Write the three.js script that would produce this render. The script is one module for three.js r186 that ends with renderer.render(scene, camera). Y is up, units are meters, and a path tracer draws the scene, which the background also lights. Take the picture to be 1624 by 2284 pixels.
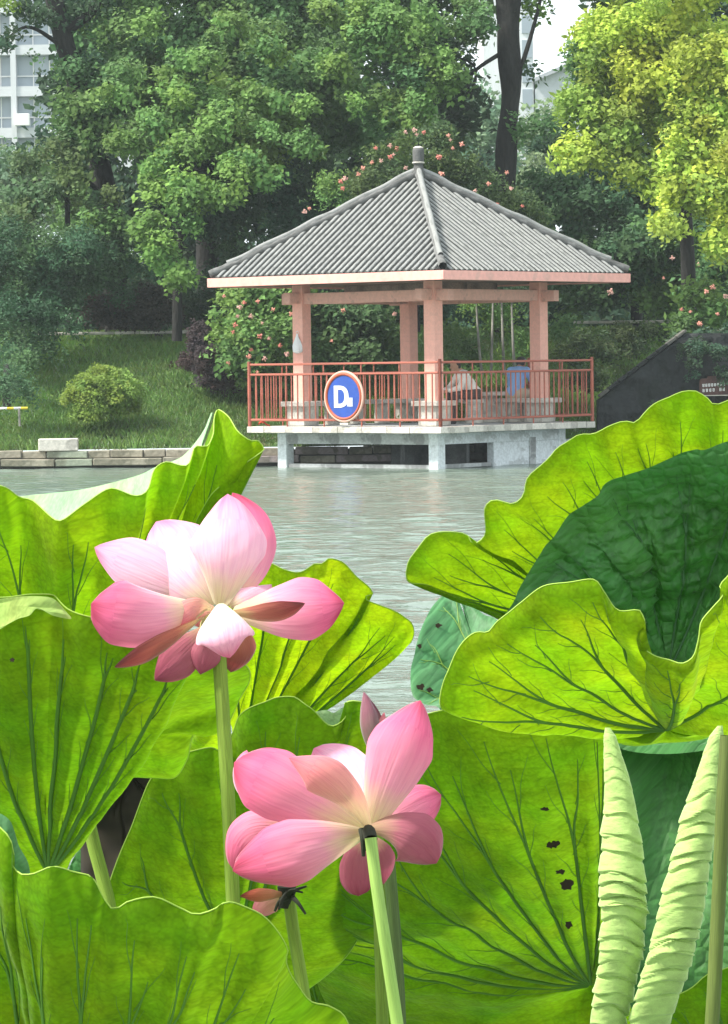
import * as THREE from 'three';
import { mergeGeometries, toCreasedNormals } from 'three/addons/utils/BufferGeometryUtils.js';
import { RoundedBoxGeometry } from 'three/addons/geometries/RoundedBoxGeometry.js';
import { TextGeometry } from 'three/addons/geometries/TextGeometry.js';
import { FontLoader } from 'three/addons/loaders/FontLoader.js';

// ---------------------------------------------------------------- camera, sky, sun, exposure
const W = 728, H = 1024, PXF = 7500;               // PXF: focal length in units of a 1624 x 2283 picture
const scene = new THREE.Scene();
const camera = new THREE.PerspectiveCamera(2 * Math.atan(1141.5 / PXF) * 180 / Math.PI, W / H, 0.1, 3000);
camera.position.set(0, 1.9, 0);
camera.rotation.order = 'YXZ';
camera.rotation.set(-Math.atan(331.5 / PXF), 0, -0.8 * Math.PI / 180);
camera.updateMatrixWorld(true);
const renderer = new THREE.WebGLRenderer({ antialias: true });
renderer.setSize(W, H);
renderer.toneMapping = THREE.LinearToneMapping;
renderer.toneMappingExposure = 2.3;
renderer.shadowMap.enabled = true;
const SUN = new THREE.Vector3(-0.58, 0.69, 0.17).normalize();
{ // hazy bright sky, computed: air and thin cloud only
  const w = 512, h = 256, a = new Float32Array(w * h * 4);
  for (let j = 0; j < h; j++) for (let i = 0; i < w; i++) {
    const th = (j + 0.5) / h * Math.PI - Math.PI / 2, ph = (i + 0.5) / w * 2 * Math.PI - Math.PI;
    const d = [Math.cos(th) * Math.cos(ph), Math.sin(th), Math.cos(th) * Math.sin(ph)];
    const el = Math.max(0, d[1]), k = Math.pow(1 - el, 2.2);
    const g = Math.max(0, d[0] * SUN.x + d[1] * SUN.y + d[2] * SUN.z);
    const glow = 0.30 * Math.pow(g, 6) + 0.5 * Math.pow(g, 40);
    const cl = 0.07 * Math.sin(ph * 5 + Math.sin(th * 9) * 2) * Math.sin(th * 11 + ph * 2);
    const o = (j * w + i) * 4;
    a[o] = 0.53 + 0.17 * k + glow + cl; a[o + 1] = 0.59 + 0.19 * k + glow * 0.97 + cl; a[o + 2] = 0.63 + 0.16 * k + glow * 0.88 + cl; a[o + 3] = 1;
  }
  const t = new THREE.DataTexture(a, w, h, THREE.RGBAFormat, THREE.FloatType);
  t.mapping = THREE.EquirectangularReflectionMapping; t.magFilter = t.minFilter = THREE.LinearFilter; t.needsUpdate = true;
  scene.background = t; scene.environment = t;
}
const sun = new THREE.DirectionalLight(new THREE.Color(1, 0.95, 0.86), 3.1);
sun.position.copy(SUN).multiplyScalar(120).add(new THREE.Vector3(0, 0, -45));
sun.target.position.set(0, 0, -45); scene.add(sun, sun.target);
sun.castShadow = true; sun.shadow.radius = 13; sun.shadow.mapSize.set(4096, 4096);
Object.assign(sun.shadow.camera, { left: -70, right: 70, top: 70, bottom: -70, near: 1, far: 300 });
scene.fog = new THREE.FogExp2(new THREE.Color(0.80, 0.88, 0.92), 0.00045);

// ---------------------------------------------------------------- helpers
function rng(seed) { let s = seed >>> 0; return () => { s = (s + 0x6D2B79F5) >>> 0; let t = Math.imul(s ^ (s >>> 15), 1 | s); t = (t + Math.imul(t ^ (t >>> 7), 61 | t)) ^ t; return ((t ^ (t >>> 14)) >>> 0) / 4294967296; }; }
const R0 = rng(77);
const hash3 = (x, y, z) => { let h = Math.imul(x, 374761393) ^ Math.imul(y, 668265263) ^ Math.imul(z, 2147483647 ^ 0x5bd1e995); h = Math.imul(h ^ (h >>> 13), 1274126177); return ((h ^ (h >>> 16)) >>> 0) / 4294967296; };
const sm = t => t * t * (3 - 2 * t);
function noise3(x, y, z) {
  const xi = Math.floor(x), yi = Math.floor(y), zi = Math.floor(z), u = sm(x - xi), v = sm(y - yi), w = sm(z - zi);
  const l = (a, b, t) => a + (b - a) * t, c = (i, j, k) => hash3(xi + i, yi + j, zi + k);
  return l(l(l(c(0, 0, 0), c(1, 0, 0), u), l(c(0, 1, 0), c(1, 1, 0), u), v), l(l(c(0, 0, 1), c(1, 0, 1), u), l(c(0, 1, 1), c(1, 1, 1), u), v), w) * 2 - 1;
}
const fbm = (x, y, z, o = 4) => { let s = 0, a = 0.5; for (let i = 0; i < o; i++) { s += a * noise3(x, y, z); x *= 2.03; y *= 2.03; z *= 2.03; a *= 0.5; } return s; };
function tnoise(x, y, p, seed) { // tileable 2-D value noise, period p
  const xi = Math.floor(x), yi = Math.floor(y), u = sm(x - xi), v = sm(y - yi), m = a => ((a % p) + p) % p;
  const c = (i, j) => hash3(m(xi + i), m(yi + j), seed), l = (a, b, t) => a + (b - a) * t;
  return l(l(c(0, 0), c(1, 0), u), l(c(0, 1), c(1, 1), u), v) * 2 - 1;
}
function tfbm(u, v, p, seed, o = 4) { let s = 0, a = 0.5; for (let i = 0; i < o; i++) { s += a * tnoise(u * p, v * p, p, seed + i); p *= 2; a *= 0.5; } return s; }
function tex(n, fn, srgb = true, m = n) { // fn(u, v) -> [r,g,b] linear 0..1 (colour) or value
  const a = new Uint8Array(n * m * 4), enc = c => Math.round(255 * Math.min(1, Math.max(0, srgb ? (c <= 0.0031308 ? c * 12.92 : 1.055 * Math.pow(c, 1 / 2.4) - 0.055) : c)));
  for (let j = 0; j < m; j++) for (let i = 0; i < n; i++) { const c = fn((i + 0.5) / n, (j + 0.5) / m), o = (j * n + i) * 4; const q = Array.isArray(c) ? c : [c, c, c]; a[o] = enc(q[0]); a[o + 1] = enc(q[1]); a[o + 2] = enc(q[2]); a[o + 3] = 255; }
  const t = new THREE.DataTexture(a, n, m); t.wrapS = t.wrapT = THREE.RepeatWrapping; t.magFilter = THREE.LinearFilter; t.minFilter = THREE.LinearMipmapLinearFilter; t.generateMipmaps = true;
  if (srgb) t.colorSpace = THREE.SRGBColorSpace; t.needsUpdate = true; return t;
}
const rep = (t, s, s2 = s) => { const c = t.clone(); c.repeat.set(s, s2); c.needsUpdate = true; return c; };
const C3 = (r, g, b) => new THREE.Color().setRGB(r, g, b);
const V = (x, y, z) => new THREE.Vector3(x, y, z);
const std = o => new THREE.MeshStandardMaterial(o), phy = o => new THREE.MeshPhysicalMaterial(o);
// a place in the scene from a place in the picture (1624 x 2283) and a distance in metres along the view axis
const P = (px, py, d) => V((px - 812) / PXF * d, (1141.5 - py) / PXF * d, -d).applyMatrix4(camera.matrixWorld);
const toPx = v => { const q = v.clone().applyMatrix4(camera.matrixWorldInverse); return [812 - q.x / q.z * PXF, 1141.5 + q.y / q.z * PXF]; };
const used = {};
const numbered = n => { const k = used[n] = (used[n] ?? -1) + 1; return k ? `${n}_${String(k).padStart(3, '0')}` : n; };
function thing(name, label, category, at, group) {
  const o = new THREE.Group(); o.name = numbered(name); if (at) o.position.copy(at); scene.add(o); o.updateMatrixWorld(true);
  o.userData = { label, category }; if (group) o.userData.group = group; return o;
}
function part(parent, name, geo, mat, opt = {}) {
  const m = new THREE.Mesh(geo, mat); m.name = name; parent.add(m);
  if (opt.label) m.userData.label = opt.label; if (opt.kind) m.userData.kind = opt.kind; return m;
}
function lone(name, geo, mat, data) { const m = new THREE.Mesh(geo, mat); m.name = numbered(name); m.userData = data; scene.add(m); return m; }
const boxAt = (w, h, d, x, y, z, ry = 0, r = 0) => { const g = r ? new RoundedBoxGeometry(w, h, d, 2, r) : new THREE.BoxGeometry(w, h, d); if (ry) g.rotateY(ry); g.translate(x, y, z); return r ? g : g; };
const merge = l => mergeGeometries(l.map(g => g.index ? g.toNonIndexed() : g));
function uvBox(g, s = 1) { // uv in metres from the dominant axis of the normal
  const p = g.attributes.position, n = g.attributes.normal, u = new Float32Array(p.count * 2);
  for (let i = 0; i < p.count; i++) { const x = Math.abs(n.getX(i)), y = Math.abs(n.getY(i)), z = Math.abs(n.getZ(i)); const a = y > x && y > z ? [p.getX(i), p.getZ(i)] : x > z ? [p.getZ(i), p.getY(i)] : [p.getX(i), p.getY(i)]; u[2 * i] = a[0] * s; u[2 * i + 1] = a[1] * s; }
  g.setAttribute('uv', new THREE.BufferAttribute(u, 2)); return g;
}
function gridGeo(nu, nv, f, closeU = false) { // f(i/nu, j/nv) -> Vector3
  const pos = [], uv = [], idx = [];
  for (let i = 0; i <= nu; i++) for (let j = 0; j <= nv; j++) { const p = f(i / nu, j / nv); pos.push(p.x, p.y, p.z); uv.push(p.u ?? i / nu, p.v ?? j / nv); }
  for (let i = 0; i < nu; i++) for (let j = 0; j < nv; j++) { const a = i * (nv + 1) + j, b = a + nv + 1; idx.push(a, b, a + 1, b, b + 1, a + 1); }
  const g = new THREE.BufferGeometry(); g.setAttribute('position', new THREE.Float32BufferAttribute(pos, 3)); g.setAttribute('uv', new THREE.Float32BufferAttribute(uv, 2)); g.setIndex(idx); g.computeVertexNormals(); return g;
}
function taperTube(pts, r0, r1, seg = 8, flat = 1, n = 0) { // pts: Vector3[]; round tube with changing radius
  const curve = new THREE.CatmullRomCurve3(pts), N = n || Math.max(6, pts.length * 4), fr = curve.computeFrenetFrames(N, false);
  const rad = typeof r0 === 'function' ? r0 : t => r0 + (r1 - r0) * t, len = curve.getLength();
  return gridGeo(N, seg, (t, a) => { const i = Math.round(t * N), c = curve.getPointAt(t), th = a * 2 * Math.PI, r = rad(t); const v = c.addScaledVector(fr.normals[i], Math.cos(th) * r).addScaledVector(fr.binormals[i], Math.sin(th) * r * flat); v.u = a; v.v = t * len; return v; });
}
const shiftTo = (g, o) => g.translate(-o.position.x, -o.position.y, -o.position.z);

// ---------------------------------------------------------------- materials
const nz = { a: tex(256, (u, v) => 0.5 + 0.5 * tfbm(u, v, 6, 11, 5), false), b: tex(256, (u, v) => 0.5 + 0.5 * tfbm(u, v, 24, 21, 3), false) };
const mottle = (c, amt, seed, p = 5, streak = 1, n = 256) => tex(n, (u, v) => { const k = 1 + amt * 2 * tfbm(u * streak, v, p, seed, 5) , s = 1 + amt * 0.8 * tnoise(u * 90, v * 90, 90, seed + 9); return c.map(x => x * k * s); });
const stainy = (c, c2, seed, thr = 0.1, gr = 0.25) => tex(512, (u, v) => { const f = tfbm(u, v, 4, seed, 6), q = sm(Math.min(1, Math.max(0, (f - thr) * 5))), g = 1 + gr * tfbm(u, v, 32, seed + 5, 3); return c.map((x, i) => (x * (1 - q * 0.6) + c2[i] * q * 0.6) * g); });
const M = {};
M.pink = std({ map: stainy([0.86, 0.445, 0.365], [0.62, 0.36, 0.31], 31, 0.34, 0.12), roughness: 0.85, bumpMap: nz.b, bumpScale: 0.003 });
M.fascia = std({ map: rep(stainy([0.82, 0.41, 0.355], [0.62, 0.36, 0.31], 35, 0.36, 0.12), 0.6), roughness: 0.8 });
M.beam = std({ map: stainy([0.76, 0.42, 0.35], [0.45, 0.26, 0.22], 33, 0.3, 0.14), roughness: 0.9, bumpMap: nz.b, bumpScale: 0.004 });
M.rail = std({ map: mottle([0.36, 0.105, 0.07], 0.35, 41), roughness: 0.6 });
M.soffit = std({ map: mottle([0.22, 0.17, 0.14], 0.3, 43), roughness: 0.95 });
M.tile = [0, 1, 2, 3].map(k => std({ map: rep(stainy([0.245 + 0.012 * k, 0.25 + 0.012 * k, 0.245 + 0.010 * k], [0.15, 0.155, 0.15], 50 + k, 0.16), 1.3), roughness: 0.9, bumpMap: nz.b, bumpScale: 0.004 }));
M.pan = std({ map: mottle([0.016, 0.017, 0.016], 0.35, 57), roughness: 0.95, bumpMap: nz.a, bumpScale: 0.02 });  // near black: the shade between tile rows is put into this colour
M.ridge = std({ map: stainy([0.15, 0.15, 0.148], [0.08, 0.08, 0.075], 58, -0.02), roughness: 0.92, bumpMap: nz.a, bumpScale: 0.012 });
M.slab = [0, 1, 2].map(k => std({ map: stainy([0.68 - 0.05 * k, 0.63 - 0.04 * k, 0.57 - 0.04 * k], [0.32, 0.30, 0.27], 61 + k, 0.18), roughness: 0.9, bumpMap: nz.b, bumpScale: 0.006 }));
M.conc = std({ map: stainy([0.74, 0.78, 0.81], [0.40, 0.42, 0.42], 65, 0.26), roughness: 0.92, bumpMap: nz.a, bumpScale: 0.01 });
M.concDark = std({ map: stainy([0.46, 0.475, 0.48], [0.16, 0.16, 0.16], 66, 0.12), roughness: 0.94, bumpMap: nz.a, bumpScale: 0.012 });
M.stone = [0, 1, 2, 3].map(k => std({ map: stainy([0.31 + 0.03 * (k % 2), 0.28 + 0.03 * (k % 3), 0.22 + 0.02 * k], [0.12, 0.115, 0.08], 70 + k, 0.0), roughness: 0.95, bumpMap: nz.a, bumpScale: 0.02 }));
M.stoneDark = std({ map: stainy([0.16, 0.15, 0.13], [0.05, 0.055, 0.05], 75, 0.0), roughness: 0.9, bumpMap: nz.a, bumpScale: 0.03 });
M.rock = std({ map: rep(stainy([0.026, 0.029, 0.030], [0.012, 0.017, 0.012], 77, 0.0), 0.7), roughness: 0.95, bumpMap: nz.a, bumpScale: 0.06 });
M.soil = std({ map: rep(tex(512, (u, v) => { const f = tfbm(u, v, 5, 81, 6), g = 1 + 0.5 * tfbm(u, v, 60, 84, 2); return f > 0.22 ? [0.10 * g, 0.085 * g, 0.04 * g] : [0.05 * g, (0.105 + 0.05 * f) * g, 0.022 * g]; }), 0.35), roughness: 1, bumpMap: rep(nz.b, 1), bumpScale: 0.05 });
M.bark = std({ map: rep(tex(256, (u, v) => { const f = tfbm(u * 4, v * 0.5, 8, 91, 5); const k = 0.022 + 0.014 * f; return [k * 1.05, k, k * 0.92]; }), 1.2), roughness: 1, bumpMap: rep(nz.a, 3, 1), bumpScale: 0.04 });
M.barkPale = std({ map: mottle([0.26, 0.25, 0.22], 0.3, 93), roughness: 1, bumpMap: nz.b, bumpScale: 0.01 });
const white = std({ color: C3(0.78, 0.78, 0.77), roughness: 0.7 });

// ---------------------------------------------------------------- water
{
  const wave = tex(512, (u, v) => 0.5 + 0.45 * tfbm(u, v * 2, 10, 101, 5), false); wave.repeat.set(1 / 1.9, 1 / 1.9);
  const zs = [60, 20, 5, 0, -6]; for (let d = 9; d < 63.4; d += 0.03 + d * 0.0016) zs.push(-d); zs.push(-64);
  const xs = []; for (let x = -11; x <= 11.01; x += 0.11) xs.push(x); for (let x = 13; x < 260; x *= 1.6) { xs.push(x); xs.unshift(-x); }
  const hgt = (x, z) => { const e = Math.min(1, Math.max(0, (-z - 8) / 3)) * Math.min(1, Math.max(0, (11.5 - Math.abs(x)) / 2)); if (e <= 0) return 0; const gust = 0.65 + 0.7 * sm(Math.min(1, Math.max(0, 0.5 + 1.3 * fbm(x * 0.12, z * 0.22, 31, 2)))); const wx = x + 0.6 * noise3(x * 0.5, z * 0.5, 7); return e * gust * 0.85 * (0.018 * noise3(wx * 0.6, z * 1.5, 1) + 0.018 * noise3(wx * 1.3 + 3, z * 3.3, 2) + 0.014 * noise3(wx * 2.8, z * 6.2, 3)); };
  const g = gridGeo(zs.length - 1, xs.length - 1, (a, b) => { const z = zs[Math.round(a * (zs.length - 1))], x = xs[Math.round(b * (xs.length - 1))]; const v = V(x, hgt(x, z), z); v.u = x; v.v = z; return v; });
  const m = phy({ color: C3(0.165, 0.215, 0.175), roughness: 0.10, ior: 1.33, bumpMap: wave, bumpScale: 0.028 });
  lone('lake_water', g, m, { kind: 'structure', label: 'grey green rippled lake water between the lotus and the far bank' });
}
// ---------------------------------------------------------------- bank: one sheet, rising from the stone edge and running on to the horizon
const bankY = (x, d) => { const t = Math.min(1, Math.max(0, (d - 63.2) / 8.2)); let y = 0.33 + 2.2 * (0.75 * t + 0.25 * sm(t)); y += 0.10 * fbm(x * 0.35, d * 0.35, 3) * Math.min(1, t * 5); if (d > 71.2) y += Math.min(6, (d - 71.2) * 0.02); return y; };
{
  const ds = []; for (let d = 63.3; d < 73; d += 0.35) ds.push(d); for (let d = 73; d < 1400; d *= 1.22) ds.push(d); ds.push(1500);
  const xs = []; for (let x = -22; x <= 22; x += 0.5) xs.push(x); for (let x = 26; x < 900; x *= 1.5) { xs.push(x); xs.unshift(-x); }
  const g = gridGeo(ds.length - 1, xs.length - 1, (a, b) => { const d = ds[Math.round(a * (ds.length - 1))], x = xs[Math.round(b * (xs.length - 1))]; const v = V(x, bankY(x, d), -d); v.u = x; v.v = d; return v; });
  lone('grassy_bank', g, M.soil, { kind: 'structure', label: 'grassy slope rising from the stone lake edge to the trees' });
}
// grass tufts on the slope
{
  const blades = []; const r = rng(5);
  for (let k = 0; k < 11; k++) { const a = r() * 6.28, l = 0.07 + r() * 0.09, w = 0.007 + 0.005 * r(), lean = 0.25 + r() * 0.5, ox = (r() - 0.5) * 0.16, oz = (r() - 0.5) * 0.16; const g = new THREE.BufferGeometry(); const dx = Math.cos(a), dz = Math.sin(a); g.setAttribute('position', new THREE.Float32BufferAttribute([ox - dz * w, 0, oz + dx * w, ox + dz * w, 0, oz - dx * w, ox + dx * l * lean * 0.4, l * 0.7, oz + dz * l * lean * 0.4, ox + dx * l * lean, l, oz + dz * l * lean], 3)); g.setIndex([0, 1, 2, 2, 1, 3]); g.computeVertexNormals(); blades.push(g.toNonIndexed()); }
  const geo = mergeGeometries(blades), mat = phy({ color: 0xffffff, roughness: 1, transmission: 0.35, thickness: 0, side: THREE.DoubleSide });
  const N = 26000, im = new THREE.InstancedMesh(geo, mat, N), m = new THREE.Matrix4(), q = new THREE.Quaternion(), c = new THREE.Color();
  for (let i = 0; i < N; i++) { const d = 63.3 + Math.pow(r(), 0.9) * 8.6, x = -11 + r() * 22, f = fbm(x * 0.5, d * 0.5, 9); q.setFromAxisAngle(V(0, 1, 0), r() * 6.28); const s = 0.7 + r() * 0.8 + f * 0.7; m.compose(V(x, bankY(x, d) - 0.01, -d), q, V(1, 1, 1).multiplyScalar(Math.max(0.3, s))); im.setMatrixAt(i, m); const k = 0.75 + 0.5 * r() + 0.5 * f; c.setRGB(0.12 * k + 0.05 * r(), 0.26 * k, 0.05 * k); im.setColorAt(i, c); }
  im.name = 'grass'; im.userData = { kind: 'stuff', label: 'short green grass covering the sloping bank', category: 'grass' }; scene.add(im);
}
// ---------------------------------------------------------------- stone lake edge
{
  const t = thing('stone_embankment', 'weathered stone edging along the water below the grass slope', 'embankment', V(0, 0, -63.1)); const r = rng(15);
  const courses = [[-0.12, 0.155, 0.00, M.stoneDark, 0.5], [0.062, 0.135, 0.14, null, 0.95], [0.205, 0.14, -0.05, null, 0.7]];
  for (const [y, h, out, mat, len] of courses) { let x = -9.2; while (x < 9.2) { const l = len * (0.55 + r() * 0.9); const hh = h * (0.9 + r() * 0.12); const g = uvBox(boxAt(l - 0.022, hh, 0.42 + r() * 0.04, 0, 0, 0, (r() - 0.5) * 0.02, 0.018)); const s = part(t, 'stone', g, mat || M.stone[Math.floor(r() * 4)]); s.position.set(x + l / 2, y + hh / 2, out + (r() - 0.5) * 0.05); s.rotation.z = (r() - 0.5) * 0.035; s.position.y += (r() - 0.5) * 0.02; x += l; } }
  part(t, 'backing', boxAt(60, 0.5, 0.5, 0, 0.05, -0.12), M.stoneDark);
}
{ const b = P(120, 1006, 62.1); const t = lone('stone_block', uvBox(new RoundedBoxGeometry(0.74, 0.23, 0.42, 3, 0.018)), M.slab[1], { label: 'pale square cut stone block lying on the stone lake edge', category: 'stone block' }); t.position.set(b.x, 0.455, -63.1); t.rotation.y = 0.06; }

// ---------------------------------------------------------------- pavilion
const TH = 40.1 * Math.PI / 180, CEN = V(1.10, 0, -62.6);
const LD = V(-Math.cos(TH), 0, -Math.sin(TH)), RD = V(Math.sin(TH), 0, -Math.cos(TH));   // along the left face and along the right face, both going away from the near corner
{
  const t = thing('pavilion', 'square pink pavilion with grey tiled hip roof standing on piers in the lake', 'pavilion', CEN);
  t.rotation.y = Math.PI - TH * 0 - Math.atan2(0, 1); t.rotation.y = 0;
  // local frame: a along LD, b along RD, centred; near corner is (-, -)
  const L3 = (a, y, b) => V(LD.x * a + RD.x * b, y, LD.z * a + RD.z * b);
  const ang = Math.atan2(-LD.z, LD.x);               // turn that takes local x to LD
  const bar = (a0, b0, a1, b1, y, w, h, over = 0) => { const p = L3(a0, 0, b0), q = L3(a1, 0, b1), d = q.clone().sub(p), l = d.length() + over; const g = uvBox(boxAt(l, h, w, 0, 0, 0, 0, Math.min(0.012, h * 0.12))); g.rotateY(Math.atan2(-d.z, d.x)); g.translate((p.x + q.x) / 2, y, (p.z + q.z) / 2); return g; };
  const blk = (a, b, y0, y1, s, s2 = s, r = 0.012) => { const g = uvBox(boxAt(s, y1 - y0, s2, 0, 0, 0, 0, r)); g.rotateY(ang); const p = L3(a, 0, b); g.translate(p.x, (y0 + y1) / 2, p.z); return g; };
  // roof
  const HR = 5.525 / 2, EY = 3.525, AY = 5.36, SL = Math.hypot(HR, AY - EY), slope = Math.atan2(AY - EY, HR);
  const rr = rng(91);
  const faces = [['left', LD, RD, -1], ['right', RD, LD, -1], ['rear', LD, RD, 1], ['rear', RD, LD, 1]];
  for (const [side, along, inw0, sgn] of faces) {
    const inw = inw0.clone().multiplyScalar(-sgn), base = inw.clone().multiplyScalar(-HR);   // inward direction from the eave
    const up = inw.clone().multiplyScalar(Math.cos(slope)).add(V(0, Math.sin(slope), 0)), nrm = inw.clone().multiplyScalar(-Math.sin(slope)).add(V(0, Math.cos(slope), 0));
    const g = new THREE.BufferGeometry(), e0 = base.clone().addScaledVector(along, -HR).setY(EY), e1 = base.clone().addScaledVector(along, HR).setY(EY), ap = V(0, AY, 0), dn = nrm.clone().multiplyScalar(-0.07);
    const q = [e0, e1, ap, e0.clone().add(dn), e1.clone().add(dn), ap.clone().add(dn)]; g.setAttribute('position', new THREE.Float32BufferAttribute(q.flatMap(v => [v.x, v.y, v.z]), 3)); g.setAttribute('uv', new THREE.Float32BufferAttribute([0, 0, 5, 0, 2.5, 3, 0, 0, 5, 0, 2.5, 3], 2));
    g.setIndex([0, 1, 2, 3, 5, 4, 0, 3, 4, 0, 4, 1, 1, 4, 5, 1, 5, 2, 2, 5, 3, 2, 3, 0]); const ng = g.toNonIndexed(); ng.computeVertexNormals();
    const rs = part(t, 'roof_slope', ng, M.pan);
    const n = 37, sp = 2 * HR / n, basis = new THREE.Matrix4().makeBasis(along, nrm, up.clone());
    if (along.clone().cross(nrm).dot(up) < 0) basis.makeBasis(along.clone().negate(), nrm, up);
    for (let i = 0; i < n; i++) {
      const a = -HR + (i + 0.5) * sp, len = (HR - Math.abs(a)) / Math.cos(slope) - 0.02; if (len < 0.12) continue;
      const ns = Math.max(1, Math.round(len / 0.21)), R = 0.036, sag = (rr() - 0.5) * 0.006;
      const pos = []; const G = gridGeo(ns * 2 + 1, 7, (s, c) => { const k = Math.round(s * (ns * 2 + 1)), seg = Math.min(ns, Math.ceil(k / 2)), hi = k % 2; const z = k === 0 ? -0.10 : seg / ns * len - (hi ? 0.0 : -0.001) - 0.0; const rad = R * (k === 0 ? 1.04 : hi ? 1.025 : 0.975), th = Math.PI * c; const zz = k === 0 ? -0.035 : (Math.floor((k - 1) / 2) + (k - 1) % 2) / ns * len; const v = V(-Math.cos(th) * rad, Math.sin(th) * rad * 0.72 + sag, zz); v.u = c * 0.15; v.v = zz + i * 0.37; return v; });
      const cap = new THREE.CircleGeometry(R * 1.03, 8, 0, Math.PI); cap.rotateY(Math.PI); cap.translate(0, 0, -0.034);
      const geo = merge([G, cap]); const m = part(rs, 'tile_row', geo, M.tile[Math.floor(rr() * 4)]);
      const o = base.clone().addScaledVector(along, a).setY(EY); m.matrixAutoUpdate = true; m.position.copy(o).addScaledVector(nrm, 0.004); m.quaternion.setFromRotationMatrix(basis);
    }
    // fascia board under the tiles
    const f0 = inw.clone().multiplyScalar(-HR - 0.033);
    const fg = uvBox(boxAt(2 * HR + 0.066 - 0.10, 0.165, 0.05, 0, 0, 0, 0, 0.006)); fg.rotateY(Math.atan2(-along.z, along.x)); fg.translate(f0.x + inw.x * 0.025 - along.x * 0.025 * sgn * 0, EY - 0.105, f0.z + inw.z * 0.025);
    part(t, 'fascia_board', fg, M.fascia);
  }
  for (const [a, b] of [[-1, -1], [1, 1], [1, -1], [-1, 1]]) { part(t, 'fascia_corner', blk(a * (HR + 0.008), b * (HR + 0.008), EY - 0.189, EY - 0.021, 0.054), M.fascia);
    const e = L3(a * HR, EY + 0.02, b * HR), ap = V(0, AY + 0.06, 0); const pts = []; for (let k = 0; k <= 12; k++) { const s = k / 12; const v = e.clone().lerp(ap, s); v.y += 0.015 * Math.sin(k * 2.4) - 0.05 * Math.sin(Math.PI * s) * 0.3 + (k === 0 ? 0.03 : 0); pts.push(v); }
    part(t, 'hip_ridge', taperTube(pts, s => 0.074 + 0.006 * Math.sin(s * 80), 0, 8, 1, 60), M.ridge);
    const up2 = pts.map(v => v.clone().add(V(0, 0.074, 0))).slice(1); part(t, 'ridge_cap', taperTube(up2, 0.05, 0.05, 7, 1, 40), M.tile[1]); }
  // finial
  const lat = (pr, m, n = 'finial') => { const g = new THREE.LatheGeometry(pr.map(p => new THREE.Vector2(p[0] * 0.78, p[1])), 20); return part(t, n, g, m); };
  const fin = lat([[0.0, 5.30], [0.17, 5.32], [0.17, 5.42], [0.13, 5.47], [0.12, 5.52], [0.105, 5.56], [0.14, 5.585], [0.145, 5.60], [0.14, 5.61], [0.13, 5.62], [0.135, 5.66], [0.14, 5.82], [0.13, 5.86], [0.06, 5.885], [0, 5.89]], std({ map: mottle([0.10, 0.10, 0.098], 0.3, 59), roughness: 0.8 }));
  // soffit and eave struts
  const sf = blk(0, 0, EY - 0.16, EY - 0.10, 2 * HR - 0.2); part(t, 'soffit', sf, M.soffit); part(t, 'finial_cap', new THREE.SphereGeometry(0.096, 20, 8, 0, 6.283, 0, 1.57).scale(1, 0.42, 1).translate(0, 5.868, 0), M.slab[0]); part(t, 'finial_ring', new THREE.TorusGeometry(0.098, 0.018, 8, 28).rotateX(Math.PI / 2).translate(0, 5.60, 0), M.slab[1]);
  // columns
  const CO = 3.13 / 2, DK = 0.76;
  for (const [a, b] of [[-1, -1], [1, -1], [-1, 1], [1, 1]]) part(t, 'column', blk(a * CO, b * CO, DK, EY - 0.165, 0.245, 0.245, 0.008), M.pink);
  // beams: lower pair runs through, upper pair rests on it
  for (const s of [-1, 1]) { part(t, 'tie_beam', bar(-CO - 0.42, s * CO, CO + 0.42, s * CO, 3.105, 0.16, 0.205), M.beam); part(t, 'tie_beam', bar(s * CO, -CO - 0.42, s * CO, CO + 0.42, 3.118, 0.158, 0.2), M.beam); }
  for (const s of [-1, 1]) part(t, 'rafter_beam', bar(-CO + 0.13, s * 0.45, CO - 0.13, s * 0.45, 3.28, 0.1, 0.14), M.soffit);
  // seats round the columns
  for (const [a, b] of [[-1, -1], [1, -1], [-1, 1], [1, 1]]) { part(t, 'seat_pedestal', blk(a * CO, b * CO, DK, DK + 0.36, 0.42), M.slab[2]); part(t, 'seat_slab', blk(a * CO, b * CO, DK + 0.36, DK + 0.45, 0.60), M.slab[0]); }
  for (const [a0, b0, a1, b1] of [[-CO + 0.35, CO, CO - 0.35, CO], [CO, -CO + 0.35, CO, CO - 0.35]]) { part(t, 'bench_slab', bar(a0, b0, a1, b1, DK + 0.41, 0.4, 0.08), M.slab[1]); for (const k of [0.2, 0.5, 0.8]) part(t, 'bench_leg', blk(a0 + (a1 - a0) * k, b0 + (b1 - b0) * k, DK, DK + 0.37, 0.22), M.slab[2]); }
  // deck: edge slabs one by one, floor inside
  const HD = 4.615 / 2; part(t, 'deck', blk(0, 0, 0.63, DK - 0.006, 2 * HD - 0.5), M.concDark);
  const rs = rng(17);
  for (const [dir, inn] of [[LD, RD], [RD, LD]]) for (const s of [-1, 1]) { let a = -HD + (s * 1 > 0 ? 0 : 0); const end = HD; let first = true; while (a < end - 0.01) { let l = 0.5 + rs() * 0.32; if (a + l > end - 0.3) l = end - a; const cut = (dir === RD) ? 0.27 : 0; let a0 = Math.max(a, -HD + cut), a1 = Math.min(a + l, HD - cut); a += l; if (a1 - a0 < 0.05) continue;
      const c = (a0 + a1) / 2, g = uvBox(boxAt(a1 - a0 - 0.01, 0.115, 0.268, 0, 0, 0, 0, 0.01)); g.rotateY(Math.atan2(-dir.z, dir.x)); const o = dir.clone().multiplyScalar(c).addScaledVector(inn, s * (HD - 0.134 + (rs() - 0.5) * 0.012)); g.translate(o.x, 0.70 + (rs() - 0.5) * 0.008, o.z); part(t, 'deck_slab', g, M.slab[Math.floor(rs() * 3)]); } }
  // substructure
  const PO = 1.80;
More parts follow.
